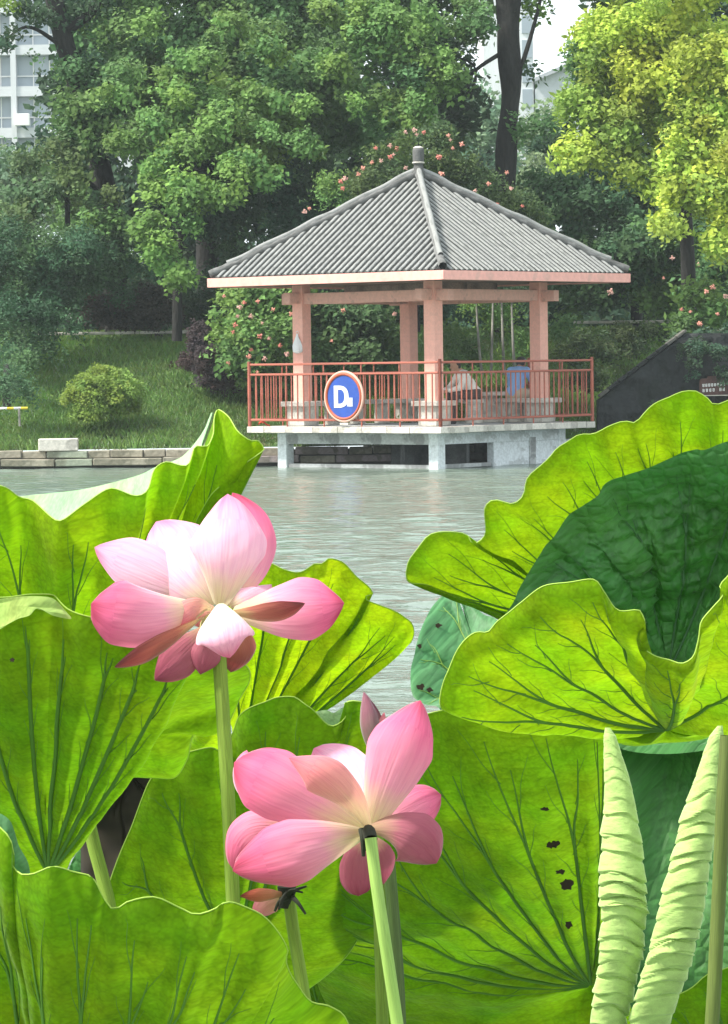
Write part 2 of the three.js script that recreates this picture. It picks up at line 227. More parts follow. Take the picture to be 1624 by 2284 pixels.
  for (const [a, b] of [[-1, -1], [1, -1], [-1, 1], [1, 1]]) part(t, 'pier', blk(a * PO, b * PO, -0.6, 0.64, 0.215, 0.215, 0.01), M.conc);
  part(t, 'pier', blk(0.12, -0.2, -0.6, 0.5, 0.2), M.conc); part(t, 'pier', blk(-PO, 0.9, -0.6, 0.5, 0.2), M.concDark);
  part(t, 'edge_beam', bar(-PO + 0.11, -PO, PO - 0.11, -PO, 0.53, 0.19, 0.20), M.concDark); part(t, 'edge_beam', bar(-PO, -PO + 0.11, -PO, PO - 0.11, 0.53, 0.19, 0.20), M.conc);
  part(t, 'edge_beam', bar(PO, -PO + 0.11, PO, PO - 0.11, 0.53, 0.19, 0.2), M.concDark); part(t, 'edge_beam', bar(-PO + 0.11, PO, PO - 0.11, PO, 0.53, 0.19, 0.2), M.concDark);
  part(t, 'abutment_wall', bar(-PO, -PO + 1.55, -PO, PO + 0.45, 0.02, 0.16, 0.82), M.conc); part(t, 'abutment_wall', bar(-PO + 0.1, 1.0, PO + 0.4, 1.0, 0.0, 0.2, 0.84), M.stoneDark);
  const darkFill = std({ map: mottle([0.085, 0.088, 0.09], 0.4, 67), roughness: 0.9 }); part(t, 'added_dark_wall', bar(-PO + 0.12, -0.75, 0.1, -0.75, 0.1, 0.1, 1.05), darkFill); part(t, 'added_dark_wall', bar(-0.75, -PO + 0.3, -0.75, -0.82, 0.1, 0.1, 1.05), darkFill);  // dark walls added here so the openings under the deck look shaded
  part(t, 'footing_beam', bar(-PO + 0.11, -PO, PO - 0.11, -PO, 0.03, 0.12, 0.07), M.concDark); part(t, 'footing_beam', bar(-PO, -PO + 0.11, -PO, -PO + 1.5, 0.035, 0.12, 0.07), M.concDark);
  // railing
  const HN = 2.265;
  const post = new THREE.CylinderGeometry(0.032, 0.034, 1.2, 10);
  for (const [along, inn, s] of [[LD, RD, -1], [RD, LD, -1], [LD, RD, 1], [RD, LD, 1]]) {
    const gap = s > 0 && along === LD;                 // the side towards the bank is the way in
    const rg = new THREE.Group(); rg.name = 'railing'; t.add(rg);
    const put = (a, y, g, nm, ry) => { const o = along.clone().multiplyScalar(a).addScaledVector(inn, s * HN); const m = part(rg, nm, g, M.rail); m.position.set(o.x, y, o.z); if (ry) m.rotation.y = ry; return m; };
    const yaw = Math.atan2(-along.z, along.x), L = gap ? 1.4 : 2 * HN - 0.07, ca = gap ? -HN + 0.75 : 0;
    for (const [y, h] of [[DK + 1.14, 0.042], [DK + 0.955, 0.042], [DK + 0.12, 0.045]]) put(ca, y, new RoundedBoxGeometry(L, h, 0.042, 2, 0.012), 'rail', yaw);
    put(-HN, DK + 0.6, post, 'post'); if (gap) put(-HN + 1.47, DK + 0.6, post, 'post');
    const n = gap ? 10 : 31, bg = new THREE.CylinderGeometry(0.0135, 0.0135, 0.80, 7);
    for (let i = 1; i < n; i++) { const m = put(ca - L / 2 + i * L / n, DK + 0.54, bg, 'baluster'); m.rotation.z = (rs() - 0.5) * 0.012; }
    for (const k of gap ? [0.5] : [0.2, 0.4, 0.6, 0.8]) { put(ca - L / 2 + k * L, DK + 1.048, new THREE.CylinderGeometry(0.014, 0.014, 0.15, 8), 'rail_support'); put(ca - L / 2 + k * L, DK + 0.05, new THREE.CylinderGeometry(0.014, 0.014, 0.11, 8), 'rail_foot'); }
  }
  { const o = L3(-HN, 0, -HN); }
  for (const [a, b] of [[1, 1]]) {}
  // round sign on the left railing
  const font = await new FontLoader().loadAsync('fonts/droid/droid_sans_bold.typeface.json');
  const sa = (() => { let best = 0, bd = 1e9; for (let a = -HN; a < HN; a += 0.01) { const w = CEN.clone().addScaledVector(LD, a).addScaledVector(RD, -HN - 0.05); w.y = 1.28; const d = Math.abs(toPx(w)[0] - 768); if (d < bd) { bd = d; best = a; } } return best; })();
  const so = CEN.clone().addScaledVector(LD, sa).addScaledVector(RD, -HN - 0.055); so.y = 1.305;
  const s = thing('round_sign', 'round blue sign with white letter D and red rim hung on the pavilion railing', 'sign', so); s.rotation.y = Math.atan2(-RD.x, -RD.z);
  const SR = 0.465;
  const dg = new THREE.CylinderGeometry(SR * 0.9, SR * 0.9, 0.03, 48); dg.rotateX(Math.PI / 2); part(s, 'disc', dg, std({ map: mottle([0.022, 0.075, 0.36], 0.12, 121), roughness: 0.5 }));
  part(s, 'inner_rim', new THREE.TorusGeometry(SR * 0.87, 0.027, 10, 64).translate(0, 0, 0.012), std({ color: C3(0.42, 0.09, 0.04), roughness: 0.55 }));
  part(s, 'outer_rim', new THREE.TorusGeometry(SR * 0.955, 0.026, 10, 64), std({ color: C3(0.66, 0.42, 0.34), roughness: 0.6 }));
  const tg = new TextGeometry('D', { font, size: 0.40, depth: 0.006, curveSegments: 8, bevelEnabled: false }); tg.computeBoundingBox(); tg.scale(1.12, 1, 1); tg.translate(-0.28, -0.20, 0.0165); part(s, 'letter', tg, white);
  const chip = mottle([0.55, 0.60, 0.72], 0.3, 131); part(s, 'small_patch', new THREE.BoxGeometry(0.13, 0.16, 0.006).translate(0.15, -0.10, 0.019), std({ map: chip, roughness: 0.7 }));
  part(s, 'small_letter', new TextGeometry('b', { font, size: 0.1, depth: 0.004, curveSegments: 4, bevelEnabled: false }).translate(0.105, -0.15, 0.0225), white);
  part(s, 'bracket', boxAt(0.2, 0.04, 0.05, 0, -SR - 0.03, -0.005, 0, 0.008), M.slab[0]);
  // white bag hanging on the left column
  const bo = CEN.clone().add(L3(CO - 0.0, 0, -CO - 0.135)); bo.x += 0.025; bo.y = 2.30;
  const bag = thing('plastic_bag', 'white plastic bag hanging on the left column of the pavilion', 'bag', bo); bag.rotation.y = Math.atan2(-RD.x, -RD.z);
  const bgeo = gridGeo(16, 20, (u, v) => { const y = 0.16 - v * 0.36, w = 0.018 + 0.085 * Math.pow(sm(Math.min(1, v * 1.5)), 0.9) * (v > 0.93 ? Math.max(0, (1 - v) / 0.07) * 0.7 + 0.3 : 1), th = u * Math.PI * 2, k = 1 + 0.12 * Math.sin(th * 5 + v * 4); return V(Math.cos(th) * w * k, y, 0.035 + Math.sin(th) * w * 0.55 * k); });
  part(bag, 'pouch', bgeo, phy({ color: C3(0.88, 0.9, 0.92), roughness: 0.6, transmission: 0.2, thickness: 0, side: THREE.DoubleSide }));
  part(bag, 'handle', new THREE.TorusGeometry(0.03, 0.005, 6, 16).translate(0, 0.18, 0.03), white);
  // red cloth by the left end of the railing
  const cl = P(592, 944, 61.7); const ro = CEN.clone().addScaledVector(LD, 2.06).addScaledVector(RD, -2.1); ro.y = DK;
  lone('red_cloth', gridGeo(20, 10, (u, v) => { const x = (u - 0.5) * 0.22; return V(x, 0.01 + 0.10 * Math.exp(-Math.pow((u - 0.35) * 3, 2)) * (0.6 + 0.4 * Math.sin(v * 3.1)) + 0.015 * Math.sin(u * 22 + v * 9), (v - 0.5) * 0.14); }), std({ color: C3(0.55, 0.07, 0.03), roughness: 0.9, side: THREE.DoubleSide }), { label: 'crumpled red cloth on the deck at the left end of the railing', category: 'cloth' }).position.copy(ro);

  // ------------------------------------------------------------ people
  const smin = (a, b, k) => { const h = Math.max(0, k - Math.abs(a - b)) / k; return Math.min(a, b) - h * h * k * 0.25; };
  const cap = (p, c) => { const [a, b, ra, rb] = c, ax = p[0] - a[0], ay = p[1] - a[1], az = p[2] - a[2], bx = b[0] - a[0], by = b[1] - a[1], bz = b[2] - a[2]; const t = Math.min(1, Math.max(0, (ax * bx + ay * by + az * bz) / (bx * bx + by * by + bz * bz + 1e-9))); return Math.hypot(ax - bx * t, ay - by * t, az - bz * t) - (ra + (rb - ra) * t); };
  function nets(fn, lo, hi, cell) { // surface nets
    const n = [0, 1, 2].map(i => Math.ceil((hi[i] - lo[i]) / cell) + 1), F = new Float32Array(n[0] * n[1] * n[2]), id = (i, j, k) => (i * n[1] + j) * n[2] + k;
    for (let i = 0; i < n[0]; i++) for (let j = 0; j < n[1]; j++) for (let k = 0; k < n[2]; k++) F[id(i, j, k)] = fn([lo[0] + i * cell, lo[1] + j * cell, lo[2] + k * cell]);
    const pos = [], ix = new Int32Array(F.length).fill(-1), tri = [];
    const E = [[0, 1], [0, 2], [0, 4], [1, 3], [1, 5], [2, 3], [2, 6], [3, 7], [4, 5], [4, 6], [5, 7], [6, 7]];
    for (let i = 0; i < n[0] - 1; i++) for (let j = 0; j < n[1] - 1; j++) for (let k = 0; k < n[2] - 1; k++) { let m = 0, s = [0, 0, 0]; const c = []; for (let q = 0; q < 8; q++) c.push(F[id(i + (q & 1), j + ((q >> 1) & 1), k + (q >> 2))]); for (const [a, b] of E) if ((c[a] < 0) !== (c[b] < 0)) { const t = c[a] / (c[a] - c[b]); for (let x = 0; x < 3; x++) { const va = (a >> x) & 1, vb = (b >> x) & 1; s[x] += va + (vb - va) * t; } m++; } if (m) { ix[id(i, j, k)] = pos.length / 3; pos.push(lo[0] + (i + s[0] / m) * cell, lo[1] + (j + s[1] / m) * cell, lo[2] + (k + s[2] / m) * cell); } }
    const quad = (a, b, c, d, f) => { if (Math.min(a, b, c, d) < 0) return; f ? tri.push(a, b, c, a, c, d) : tri.push(a, c, b, a, d, c); };
    for (let i = 1; i < n[0] - 1; i++) for (let j = 1; j < n[1] - 1; j++) for (let k = 1; k < n[2] - 1; k++) { const f = F[id(i, j, k)] < 0; if (f !== (F[id(i + 1, j, k)] < 0)) quad(ix[id(i, j - 1, k - 1)], ix[id(i, j, k - 1)], ix[id(i, j, k)], ix[id(i, j - 1, k)], f); if (f !== (F[id(i, j + 1, k)] < 0)) quad(ix[id(i - 1, j, k - 1)], ix[id(i - 1, j, k)], ix[id(i, j, k)], ix[id(i, j, k - 1)], f); if (f !== (F[id(i, j, k + 1)] < 0)) quad(ix[id(i - 1, j - 1, k)], ix[id(i, j - 1, k)], ix[id(i, j, k)], ix[id(i - 1, j, k)], f); }
    const g = new THREE.BufferGeometry(); g.setAttribute('position', new THREE.Float32BufferAttribute(pos, 3)); g.setIndex(tri); g.computeVertexNormals(); g.setAttribute('uv', new THREE.Float32BufferAttribute(new Float32Array(pos.length / 3 * 2), 2)); return g;
  }
  const field = (caps, k) => p => caps.reduce((s, c) => smin(s, cap(p, c), k), 9);
  const bounds = (caps, m) => { const lo = [9, 9, 9], hi = [-9, -9, -9]; for (const c of caps) for (const e of [0, 1]) for (let x = 0; x < 3; x++) { lo[x] = Math.min(lo[x], c[e][x] - c[2 + e] - m); hi[x] = Math.max(hi[x], c[e][x] + c[2 + e] + m); } return [lo, hi]; };
  const meshOf = (caps, k, cell) => nets(field(caps, k), ...bounds(caps, 0.04), cell);
  // pose in the person's own frame: x forward, y up from the seat, z to the right
  function person(label, at, turn, o) {
    const g = thing('person', label, 'person', at); g.rotation.y = turn;
    const lean = o.lean, sh = [Math.sin(lean) * 0.44, 0.10 + Math.cos(lean) * 0.44, 0], nk = [sh[0] + 0.03, sh[1] + 0.07, 0], hd = [nk[0] + o.head[0], nk[1] + o.head[1], o.head[2] || 0];
    const torso = [[[0, 0.10, -0.07], [0, 0.10, 0.07], 0.125, 0.125], [[0, 0.12, 0], [sh[0] * 0.55, 0.1 + (sh[1] - 0.1) * 0.5, 0], 0.13, 0.125], [[sh[0] * 0.55, 0.1 + (sh[1] - 0.1) * 0.5, 0], [sh[0], sh[1] - 0.05, 0], 0.13, 0.12], [[sh[0], sh[1], -0.15], [sh[0], sh[1], 0.15], 0.062, 0.062]];
    const arms = [], hands = [], legs = [], feet = [];
    for (const s of [-1, 1]) { const S = [sh[0], sh[1] - 0.01, s * 0.185], El = [S[0] + o.elbow[0], S[1] + o.elbow[1], s * 0.25], Wr = [El[0] + o.wrist[0], El[1] + o.wrist[1], s * o.wrist[2]]; arms.push([S, El, 0.056, 0.042], [El, Wr, 0.04, 0.028]);
      const d = [o.wrist[0], o.wrist[1], s * (o.wrist[2] - 0.25)], dl = Math.hypot(...d), u = d.map(x => x / dl), pl = [0, 1, 2].map(i => Wr[i] + u[i] * 0.085); hands.push([Wr, pl, 0.026, 0.03]);
      for (let f = 0; f < 4; f++) { const off = (f - 1.5) * 0.018, ln = [0.062, 0.07, 0.066, 0.052][f], b = [pl[0], pl[1] + off * 0.3, pl[2] + off], k = [b[0] + u[0] * ln * 0.5, b[1] + u[1] * ln * 0.5 - 0.006, b[2] + u[2] * ln * 0.5], e = [k[0] + u[0] * ln * 0.42, k[1] + u[1] * ln * 0.42 - 0.02, k[2] + u[2] * ln * 0.42]; hands.push([b, k, 0.0095, 0.009], [k, e, 0.009, 0.008]); }
      const tb = [0, 1, 2].map(i => Wr[i] + u[i] * 0.03); hands.push([[tb[0], tb[1] + 0.01, tb[2] - s * 0.02], [tb[0] + u[0] * 0.05 + 0.01, tb[1] + u[1] * 0.05 + 0.02, tb[2] - s * 0.045], 0.012, 0.009]);
      const Hp = [0, 0.09, s * 0.09], Kn = [o.knee[0], o.knee[1], s * o.knee[2]], An = [Kn[0] + o.ankle[0], -0.37, s * (o.knee[2] - 0.02)]; legs.push([Hp, Kn, 0.088, 0.062], [Kn, An, 0.06, 0.042]); feet.push([[An[0] - 0.02, -0.405, An[2]], [An[0] + 0.15, -0.42, An[2] * 1.1], 0.042, 0.03]); }
    const headC = [[hd, [hd[0] + 0.012, hd[1] + 0.05, hd[2]], 0.078, 0.088], [[hd[0] + 0.03, hd[1] - 0.055, hd[2]], [hd[0] + 0.06, hd[1] - 0.05, hd[2]], 0.05, 0.035], [nk, [hd[0] - 0.01, hd[1] - 0.04, hd[2]], 0.052, 0.05], [[hd[0] + 0.092, hd[1] + 0.012, hd[2]], [hd[0] + 0.108, hd[1] - 0.014, hd[2]], 0.009, 0.013], [[hd[0], hd[1] + 0.012, hd[2] - 0.088], [hd[0] - 0.006, hd[1] - 0.02, hd[2] - 0.086], 0.015, 0.01], [[hd[0], hd[1] + 0.012, hd[2] + 0.088], [hd[0] - 0.006, hd[1] - 0.02, hd[2] + 0.086], 0.015, 0.01]];
    const skin = std({ color: C3(0.42, 0.23, 0.15), roughness: 0.6 });
    const bodyC = [...torso, ...arms, ...legs];
    part(g, 'body', mergeGeometries([meshOf(bodyC.map(c => [c[0], c[1], c[2] - 0.006, c[3] - 0.006]), 0.05, 0.018), meshOf(headC, 0.022, 0.007), meshOf(hands, 0.01, 0.005)]), skin);
    const sleeve = arms.map((c, i) => i % 2 ? [c[0], [0, 1, 2].map(x => c[0][x] + (c[1][x] - c[0][x]) * o.sleeve), c[2] + 0.01, c[3] + 0.016] : [c[0], c[1], c[2] + 0.012, c[3] + 0.013]);
    part(g, 'shirt', meshOf([...torso.map(c => [c[0], c[1], c[2] + 0.012, c[3] + 0.012]), ...sleeve], 0.045, 0.014), o.shirt);
    part(g, 'trousers', meshOf([[[0, 0.09, -0.07], [0, 0.09, 0.07], 0.143, 0.143], ...legs.map(c => [c[0], c[1], c[2] + 0.013, c[3] + 0.016])], 0.05, 0.016), o.trousers);
    for (const f of feet) part(g, 'shoe', meshOf([f], 0.02, 0.01), std({ color: C3(0.03, 0.03, 0.035), roughness: 0.6 }));
    const hb = [[hd[0] - 0.016, hd[1] + 0.03, hd[2]], [hd[0] - 0.006, hd[1] + 0.06, hd[2]], 0.088, 0.09];
    part(g, 'hair', nets(p => Math.max(cap(p, hb), p[0] - hd[0] - 0.03 - (p[1] - hd[1] - 0.02) * 0.7, -(p[1] - hd[1] + 0.05)), ...bounds([hb], 0.03), 0.008), std({ color: o.hair, roughness: 0.8 }));
    for (const s of [-1, 1]) part(g, 'eye', new THREE.SphereGeometry(0.0095, 8, 6).translate(hd[0] + 0.082, hd[1] + 0.022, hd[2] + s * 0.031), std({ color: C3(0.03, 0.02, 0.02), roughness: 0.3 }));
    part(g, 'mouth', new THREE.SphereGeometry(0.014, 8, 6).scale(0.5, 0.3, 1.2).translate(hd[0] + 0.094, hd[1] - 0.042, hd[2]), std({ color: C3(0.3, 0.1, 0.08), roughness: 0.6 }));
    if (o.cap) { const cc = [hd[0] + 0.005, hd[1] + 0.045, hd[2]]; const dome = new THREE.SphereGeometry(0.106, 20, 10, 0, 6.283, 0, Math.PI * 0.5).scale(1, 0.85, 0.96).translate(cc[0], cc[1], cc[2]); part(g, 'cap', dome, o.cap); const br = new THREE.CylinderGeometry(0.08, 0.085, 0.008, 20, 1, false).scale(1.1, 1, 1).translate(cc[0] + 0.095, cc[1] + 0.004, cc[2]); part(g, 'cap_brim', br, o.cap); }
    return g;
  }
  // find where on the floor a picture column meets a line parallel to the right face
  const spot = (px, a) => { let best, bd = 1e9; for (let b = -2.2; b < 2.2; b += 0.01) { const w = CEN.clone().add(L3(a, DK + 0.45, b)); const d = Math.abs(toPx(w)[0] - px); if (d < bd) { bd = d; best = w; } } return best; };
  const stoolMat = M.slab[1];
  const stool = (at, label) => { const s = thing('stone_stool', label, 'stool', V(at.x, DK, at.z), null); part(s, 'stool_base', new THREE.CylinderGeometry(0.15, 0.17, 0.37, 20).translate(0, 0.185, 0), M.slab[2]); part(s, 'stool_seat', new THREE.CylinderGeometry(0.2, 0.2, 0.07, 24).translate(0, 0.405, 0), stoolMat); };
  const pa = spot(1056, -0.75), pb = spot(1150, -0.95);
  stool(pa, 'stone stool under the person in the white shirt'); stool(pb, 'stone stool under the person in the blue shirt');
  person('person in white shirt bent forward on a stool behind the right railing', V(pa.x, DK + 0.44, pa.z), Math.PI + 0.35, { lean: 0.55, head: [0.09, 0.06], elbow: [0.14, -0.24], wrist: [0.2, -0.06, 0.12], knee: [0.42, 0.10, 0.13], ankle: [0.03, 0], sleeve: 0.8, shirt: std({ color: C3(0.86, 0.81, 0.75), roughness: 0.85 }), trousers: std({ color: C3(0.08, 0.06, 0.055), roughness: 0.9 }), hair: C3(0.03, 0.025, 0.022) });
  person('person in light blue shirt and grey cap seated behind the right railing', V(pb.x, DK + 0.44, pb.z), 1.0, { lean: 0.30, head: [0.07, 0.05], elbow: [0.12, -0.25], wrist: [0.22, 0.0, 0.14], knee: [0.43, 0.10, 0.12], ankle: [0.02, 0], sleeve: 0.35, shirt: std({ color: C3(0.30, 0.50, 0.88), roughness: 0.85 }), trousers: std({ color: C3(0.62, 0.53, 0.42), roughness: 0.9 }), hair: C3(0.05, 0.05, 0.05), cap: std({ color: C3(0.16, 0.19, 0.24), roughness: 0.8 }) });
  // stone table between them
  const pt = spot(1095, -0.5); const tb = thing('stone_table', 'round stone table between the two seated people', 'table', V(pt.x, DK, pt.z)); part(tb, 'table_base', new THREE.CylinderGeometry(0.14, 0.18, 0.5, 20).translate(0, 0.25, 0), M.slab[2]); part(tb, 'table_top', new THREE.CylinderGeometry(0.36, 0.35, 0.07, 32).translate(0, 0.535, 0), M.slab[0]);
}
// ---------------------------------------------------------------- far buildings
{
  const D = 140, s = D / PXF;                         // one picture unit in metres there
  const o = P(60, 160, D); const t = thing('white_building', 'tall white building with wide pale windows far behind the left trees', 'building', V(o.x, 2.5, o.z));
  const wall = std({ map: mottle([0.60, 0.62, 0.645], 0.05, 201), roughness: 0.8 }), glass = phy({ color: C3(0.36, 0.42, 0.47), roughness: 0.3, clearcoat: 0.4 });
  const X = px => (px - 60) * s, Y = py => P(60, py, D).y - 2.5;
  const bx = (x0, x1, y0, y1, z0, z1) => boxAt(X(x1) - X(x0), Y(y0) - Y(y1), z1 - z0, (X(x0) + X(x1)) / 2, (Y(y0) + Y(y1)) / 2, (z0 + z1) / 2);
  part(t, 'wall', bx(-260, 300, -320, 480, -8, -0.9), wall);
  const cols = [[-220, -160], [-130, -70], [-50, 24], [36, 146], [158, 262]];
  for (const [a, b] of [[-260, -220], [-160, -130], [-70, -50], [24, 36], [146, 158], [262, 300]]) part(t, 'pillar', bx(a, b, -320, 480, -0.9, 0.06), wall);
  for (let k = -4; k < 4; k++) { const y0 = 100 + k * 92;  // spandrel, then window below it
    for (const [a, b] of cols) { part(t, 'spandrel', bx(a, b, y0 + (k === 0 ? 0 : 0), y0 + 22, -0.9, 0), wall); const w = part(t, 'window', bx(a, b, y0 + 22, y0 + 92, -0.75, -0.6), glass);
      for (const f of [0.33, 0.66]) part(w, 'mullion', bx(a + (b - a) * f - 1.2, a + (b - a) * f + 1.2, y0 + 22, y0 + 92, -0.6, -0.5), white); part(w, 'transom', bx(a, b, y0 + 66, y0 + 69, -0.6, -0.48), white); } }
  part(t, 'air_conditioner', boxAt(0.62, 0.5, 0.4, X(50), Y(268), 0.28, 0, 0.03), white);
}
{
  const D = 170, s = D / PXF, o = P(1200, 160, D); const t = thing('grey_building', 'pale grey building with sloping roof far behind the tall dark trunk', 'building', V(o.x, 2.5, o.z));
  const wall = std({ map: mottle([0.52, 0.55, 0.58], 0.06, 203), roughness: 0.8 });
  const X = px => (px - 1200) * s, Y = py => P(1200, py, D).y - 2.5;
  const sh = new THREE.Shape([[1195, 172], [1300, 128], [1420, 170], [1420, 420], [1195, 420]].map(p => new THREE.Vector2(X(p[0]), Y(p[1])))); part(t, 'wall', new THREE.ExtrudeGeometry(sh, { depth: 8, bevelEnabled: false }).translate(0, 0, -9), wall);
  const rf = new THREE.Shape([[1190, 172], [1300, 125], [1425, 168], [1425, 176], [1300, 134], [1190, 181]].map(p => new THREE.Vector2(X(p[0]), Y(p[1])))); part(t, 'roof', new THREE.ExtrudeGeometry(rf, { depth: 8.6, bevelEnabled: false }).translate(0, 0, -9.2), std({ color: C3(0.4, 0.42, 0.45), roughness: 0.7 }));
  part(t, 'tower', boxAt(X(1192) - X(1080), Y(-300) - Y(420), 8, (X(1192) + X(1080)) / 2, (Y(-300) + Y(420)) / 2, -5), std({ map: mottle([0.66, 0.68, 0.70], 0.06, 204), roughness: 0.8 }));
  for (let k = 0; k < 6; k++) part(t, 'window', boxAt(0.5, 0.9, 0.1, X(1178), Y(-60 + k * 55), -0.98), phy({ color: C3(0.3, 0.35, 0.4), roughness: 0.2 }));
}
// ---------------------------------------------------------------- trees and shrubs
function sprig(seed, n, len, wid, spread) { // a twig end: n leaves, each folded along its midrib; 4 corners per leaf
  const r = rng(seed), out = [], e = new THREE.Euler(), v = V(0, 0, 0);
  for (let i = 0; i < n; i++) { const l = len * (0.7 + 0.6 * r()), w = wid * (0.75 + 0.5 * r()), b = 0.2 * w; const o = V((r() - 0.5) * spread, (r() - 0.5) * spread, (r() - 0.5) * spread); e.set(-0.9 + r() * 1.5, r() * 6.28, (r() - 0.5), 'ZYX'); for (const c of [[0, 0, 0], [w, b, l * 0.45], [0, -b, l], [-w, b, l * 0.45]]) { v.set(...c).applyEuler(e).add(o); out.push(v.x, v.y, v.z); } }
  return { pos: new Float32Array(out), n };
}
function sprigGeo(s) { const idx = []; for (let i = 0; i < s.n; i++) idx.push(4 * i, 4 * i + 1, 4 * i + 2, 4 * i, 4 * i + 2, 4 * i + 3); const g = new THREE.BufferGeometry(); g.setAttribute('position', new THREE.BufferAttribute(s.pos, 3)); g.setIndex(idx); const f = g.toNonIndexed(); f.computeVertexNormals(); return f; }
function sprigMesh(s, mats, cols) { // all sprigs of one crown in one mesh
  const nl = s.n * mats.length, P4 = new Float32Array(nl * 12), C4 = new Float32Array(nl * 12), ix = new Uint32Array(nl * 6); let o = 0;
  mats.forEach((m, k) => { const a = m.elements, c = cols[k]; for (let i = 0; i < s.n * 4; i++) { const x = s.pos[3 * i], y = s.pos[3 * i + 1], z = s.pos[3 * i + 2], q = o + 3 * i; P4[q] = a[0] * x + a[4] * y + a[8] * z + a[12]; P4[q + 1] = a[1] * x + a[5] * y + a[9] * z + a[13]; P4[q + 2] = a[2] * x + a[6] * y + a[10] * z + a[14]; const j = 0.86 + 0.28 * hash3(k, i >> 2, 3); C4[q] = c[0] * j; C4[q + 1] = c[1] * j; C4[q + 2] = c[2] * j; } o += s.n * 12; });
  for (let i = 0; i < nl; i++) ix.set([4 * i, 4 * i + 1, 4 * i + 2, 4 * i, 4 * i + 2, 4 * i + 3], 6 * i);
  const g = new THREE.BufferGeometry(); g.setAttribute('position', new THREE.BufferAttribute(P4, 3)); g.setAttribute('color', new THREE.BufferAttribute(C4, 3)); g.setIndex(new THREE.BufferAttribute(ix, 1)); g.computeVertexNormals(); return g;
}
const SP = { broad: sprig(1, 11, 0.105, 0.037, 0.25), fine: sprig(2, 14, 0.078, 0.022, 0.22), tiny: sprig(3, 14, 0.055, 0.018, 0.12), big: sprig(4, 9, 0.22, 0.075, 0.5), needle: sprig(5, 18, 0.07, 0.009, 0.18) };
const leafMat = phy({ color: 0xffffff, vertexColors: true, roughness: 1, transmission: 0.42, thickness: 0, side: THREE.DoubleSide, specularIntensity: 0.4 });
const leafFar = phy({ color: 0xffffff, roughness: 1, transmission: 0.42, thickness: 0, side: THREE.DoubleSide, specularIntensity: 0.4 });
// lobes: [px, py, d, radius x and y in picture units]; each is filled with clumps, each clump is a shell of sprigs
function crown(parent, lobes, o) {
  const r = rng(o.seed), mats = [], cols = [], q = new THREE.Quaternion(), e = new THREE.Euler(), c = new THREE.Color();
  const base = parent.matrixWorld.clone().invert();
  for (const [px, py, d, rx, ry, tint] of lobes) {
    const k = d / PXF, R = [rx * k, ry * k, Math.max(rx, ry) * k * (o.deep ?? 0.7)], cen = P(px, py, d), vol = R[0] * R[1];
    const n = Math.max(1, Math.round(vol / (o.clump * o.clump) * (o.fill ?? 2.2)));
    for (let i = 0; i < n; i++) {
      let v; do { v = V(r() * 2 - 1, r() * 2 - 1, r() * 2 - 1); } while (v.length() > 1); v.multiplyScalar(0.55 + 0.45 * Math.pow(v.length(), 0.4) );
      const cc = V(cen.x + v.x * R[0], cen.y + v.y * R[1], cen.z + v.z * R[2]), cr = o.clump * (0.55 + 0.8 * r()), tone = Math.min(0.24, (o.vary ?? 0.25) * 0.7) * (r() * 2 - 1), hue = r();
      const m = Math.round((o.dens ?? 190) * 1.25 * cr * cr);
      for (let j = 0; j < m; j++) {
        const u = V(r() * 2 - 1, r() * 1.7 - 0.7, r() * 2 - 1).normalize(), rad = cr * (r() < (o.stray ?? 0.28) ? 0.8 + 0.9 * r() : 0.4 + 0.65 * r()), flat = o.flat ?? 0.75;
        const p = V(cc.x + u.x * rad, cc.y + u.y * rad * flat - (o.droop ?? 0.15) * rad * (u.x * u.x + u.z * u.z), cc.z + u.z * rad);
        e.set((r() - 0.5) * 1.2 + u.z * 0.8, r() * 6.28, (r() - 0.5) * 1.2 - u.x * 0.8); q.setFromEuler(e); const s = 0.5 + 0.85 * r();
        mats.push(new THREE.Matrix4().compose(p, q, V(s, s, s)).premultiply(base));
        const tc = (tint || o.color), kk = 1 + tone + (r() - 0.5) * 0.3; cols.push([tc[0] * kk * (1 + 0.25 * (hue - 0.5)), tc[1] * kk, tc[2] * kk * (1 - 0.3 * (hue - 0.5))]);
      }
    }
  }
  leafCount += mats.length; const sp = o.geo || SP.broad; let im;
  if (o.instanced) { im = new THREE.InstancedMesh(sprigGeo(sp), leafFar, mats.length); mats.forEach((m, i) => { im.setMatrixAt(i, m); im.setColorAt(i, c.setRGB(...cols[i])); }); }
  else im = new THREE.Mesh(sprigMesh(sp, mats, cols), leafMat);
  im.name = o.name || 'crown'; parent.add(im); return im;
}
let leafCount = 0;
function tree(name, label, foot, lobes, o, trunks = [], group) {
  const g = thing(name, label, o.cat || 'tree', foot, group); crown(g, lobes, o);
  for (const [pts, r0, r1] of trunks) { const w = pts.map(p => P(...p)); const tg = shiftTo(taperTube(w, r0, r1, 10), g); part(g, pts === trunks[0][0] ? 'trunk' : 'limb', tg, o.bark || M.bark); }
  return g;
}
const foot = (px, d) => { const p = P(px, 800, d); return V(p.x, bankY(p.x, d), p.z); };
const DG = [0.125, 0.235, 0.078], MG = [0.178, 0.310, 0.080], LG = [0.190, 0.345, 0.085], BLK = [0.062, 0.120, 0.062];  // leaf greens; lobes mix them to paint in lit and shaded masses
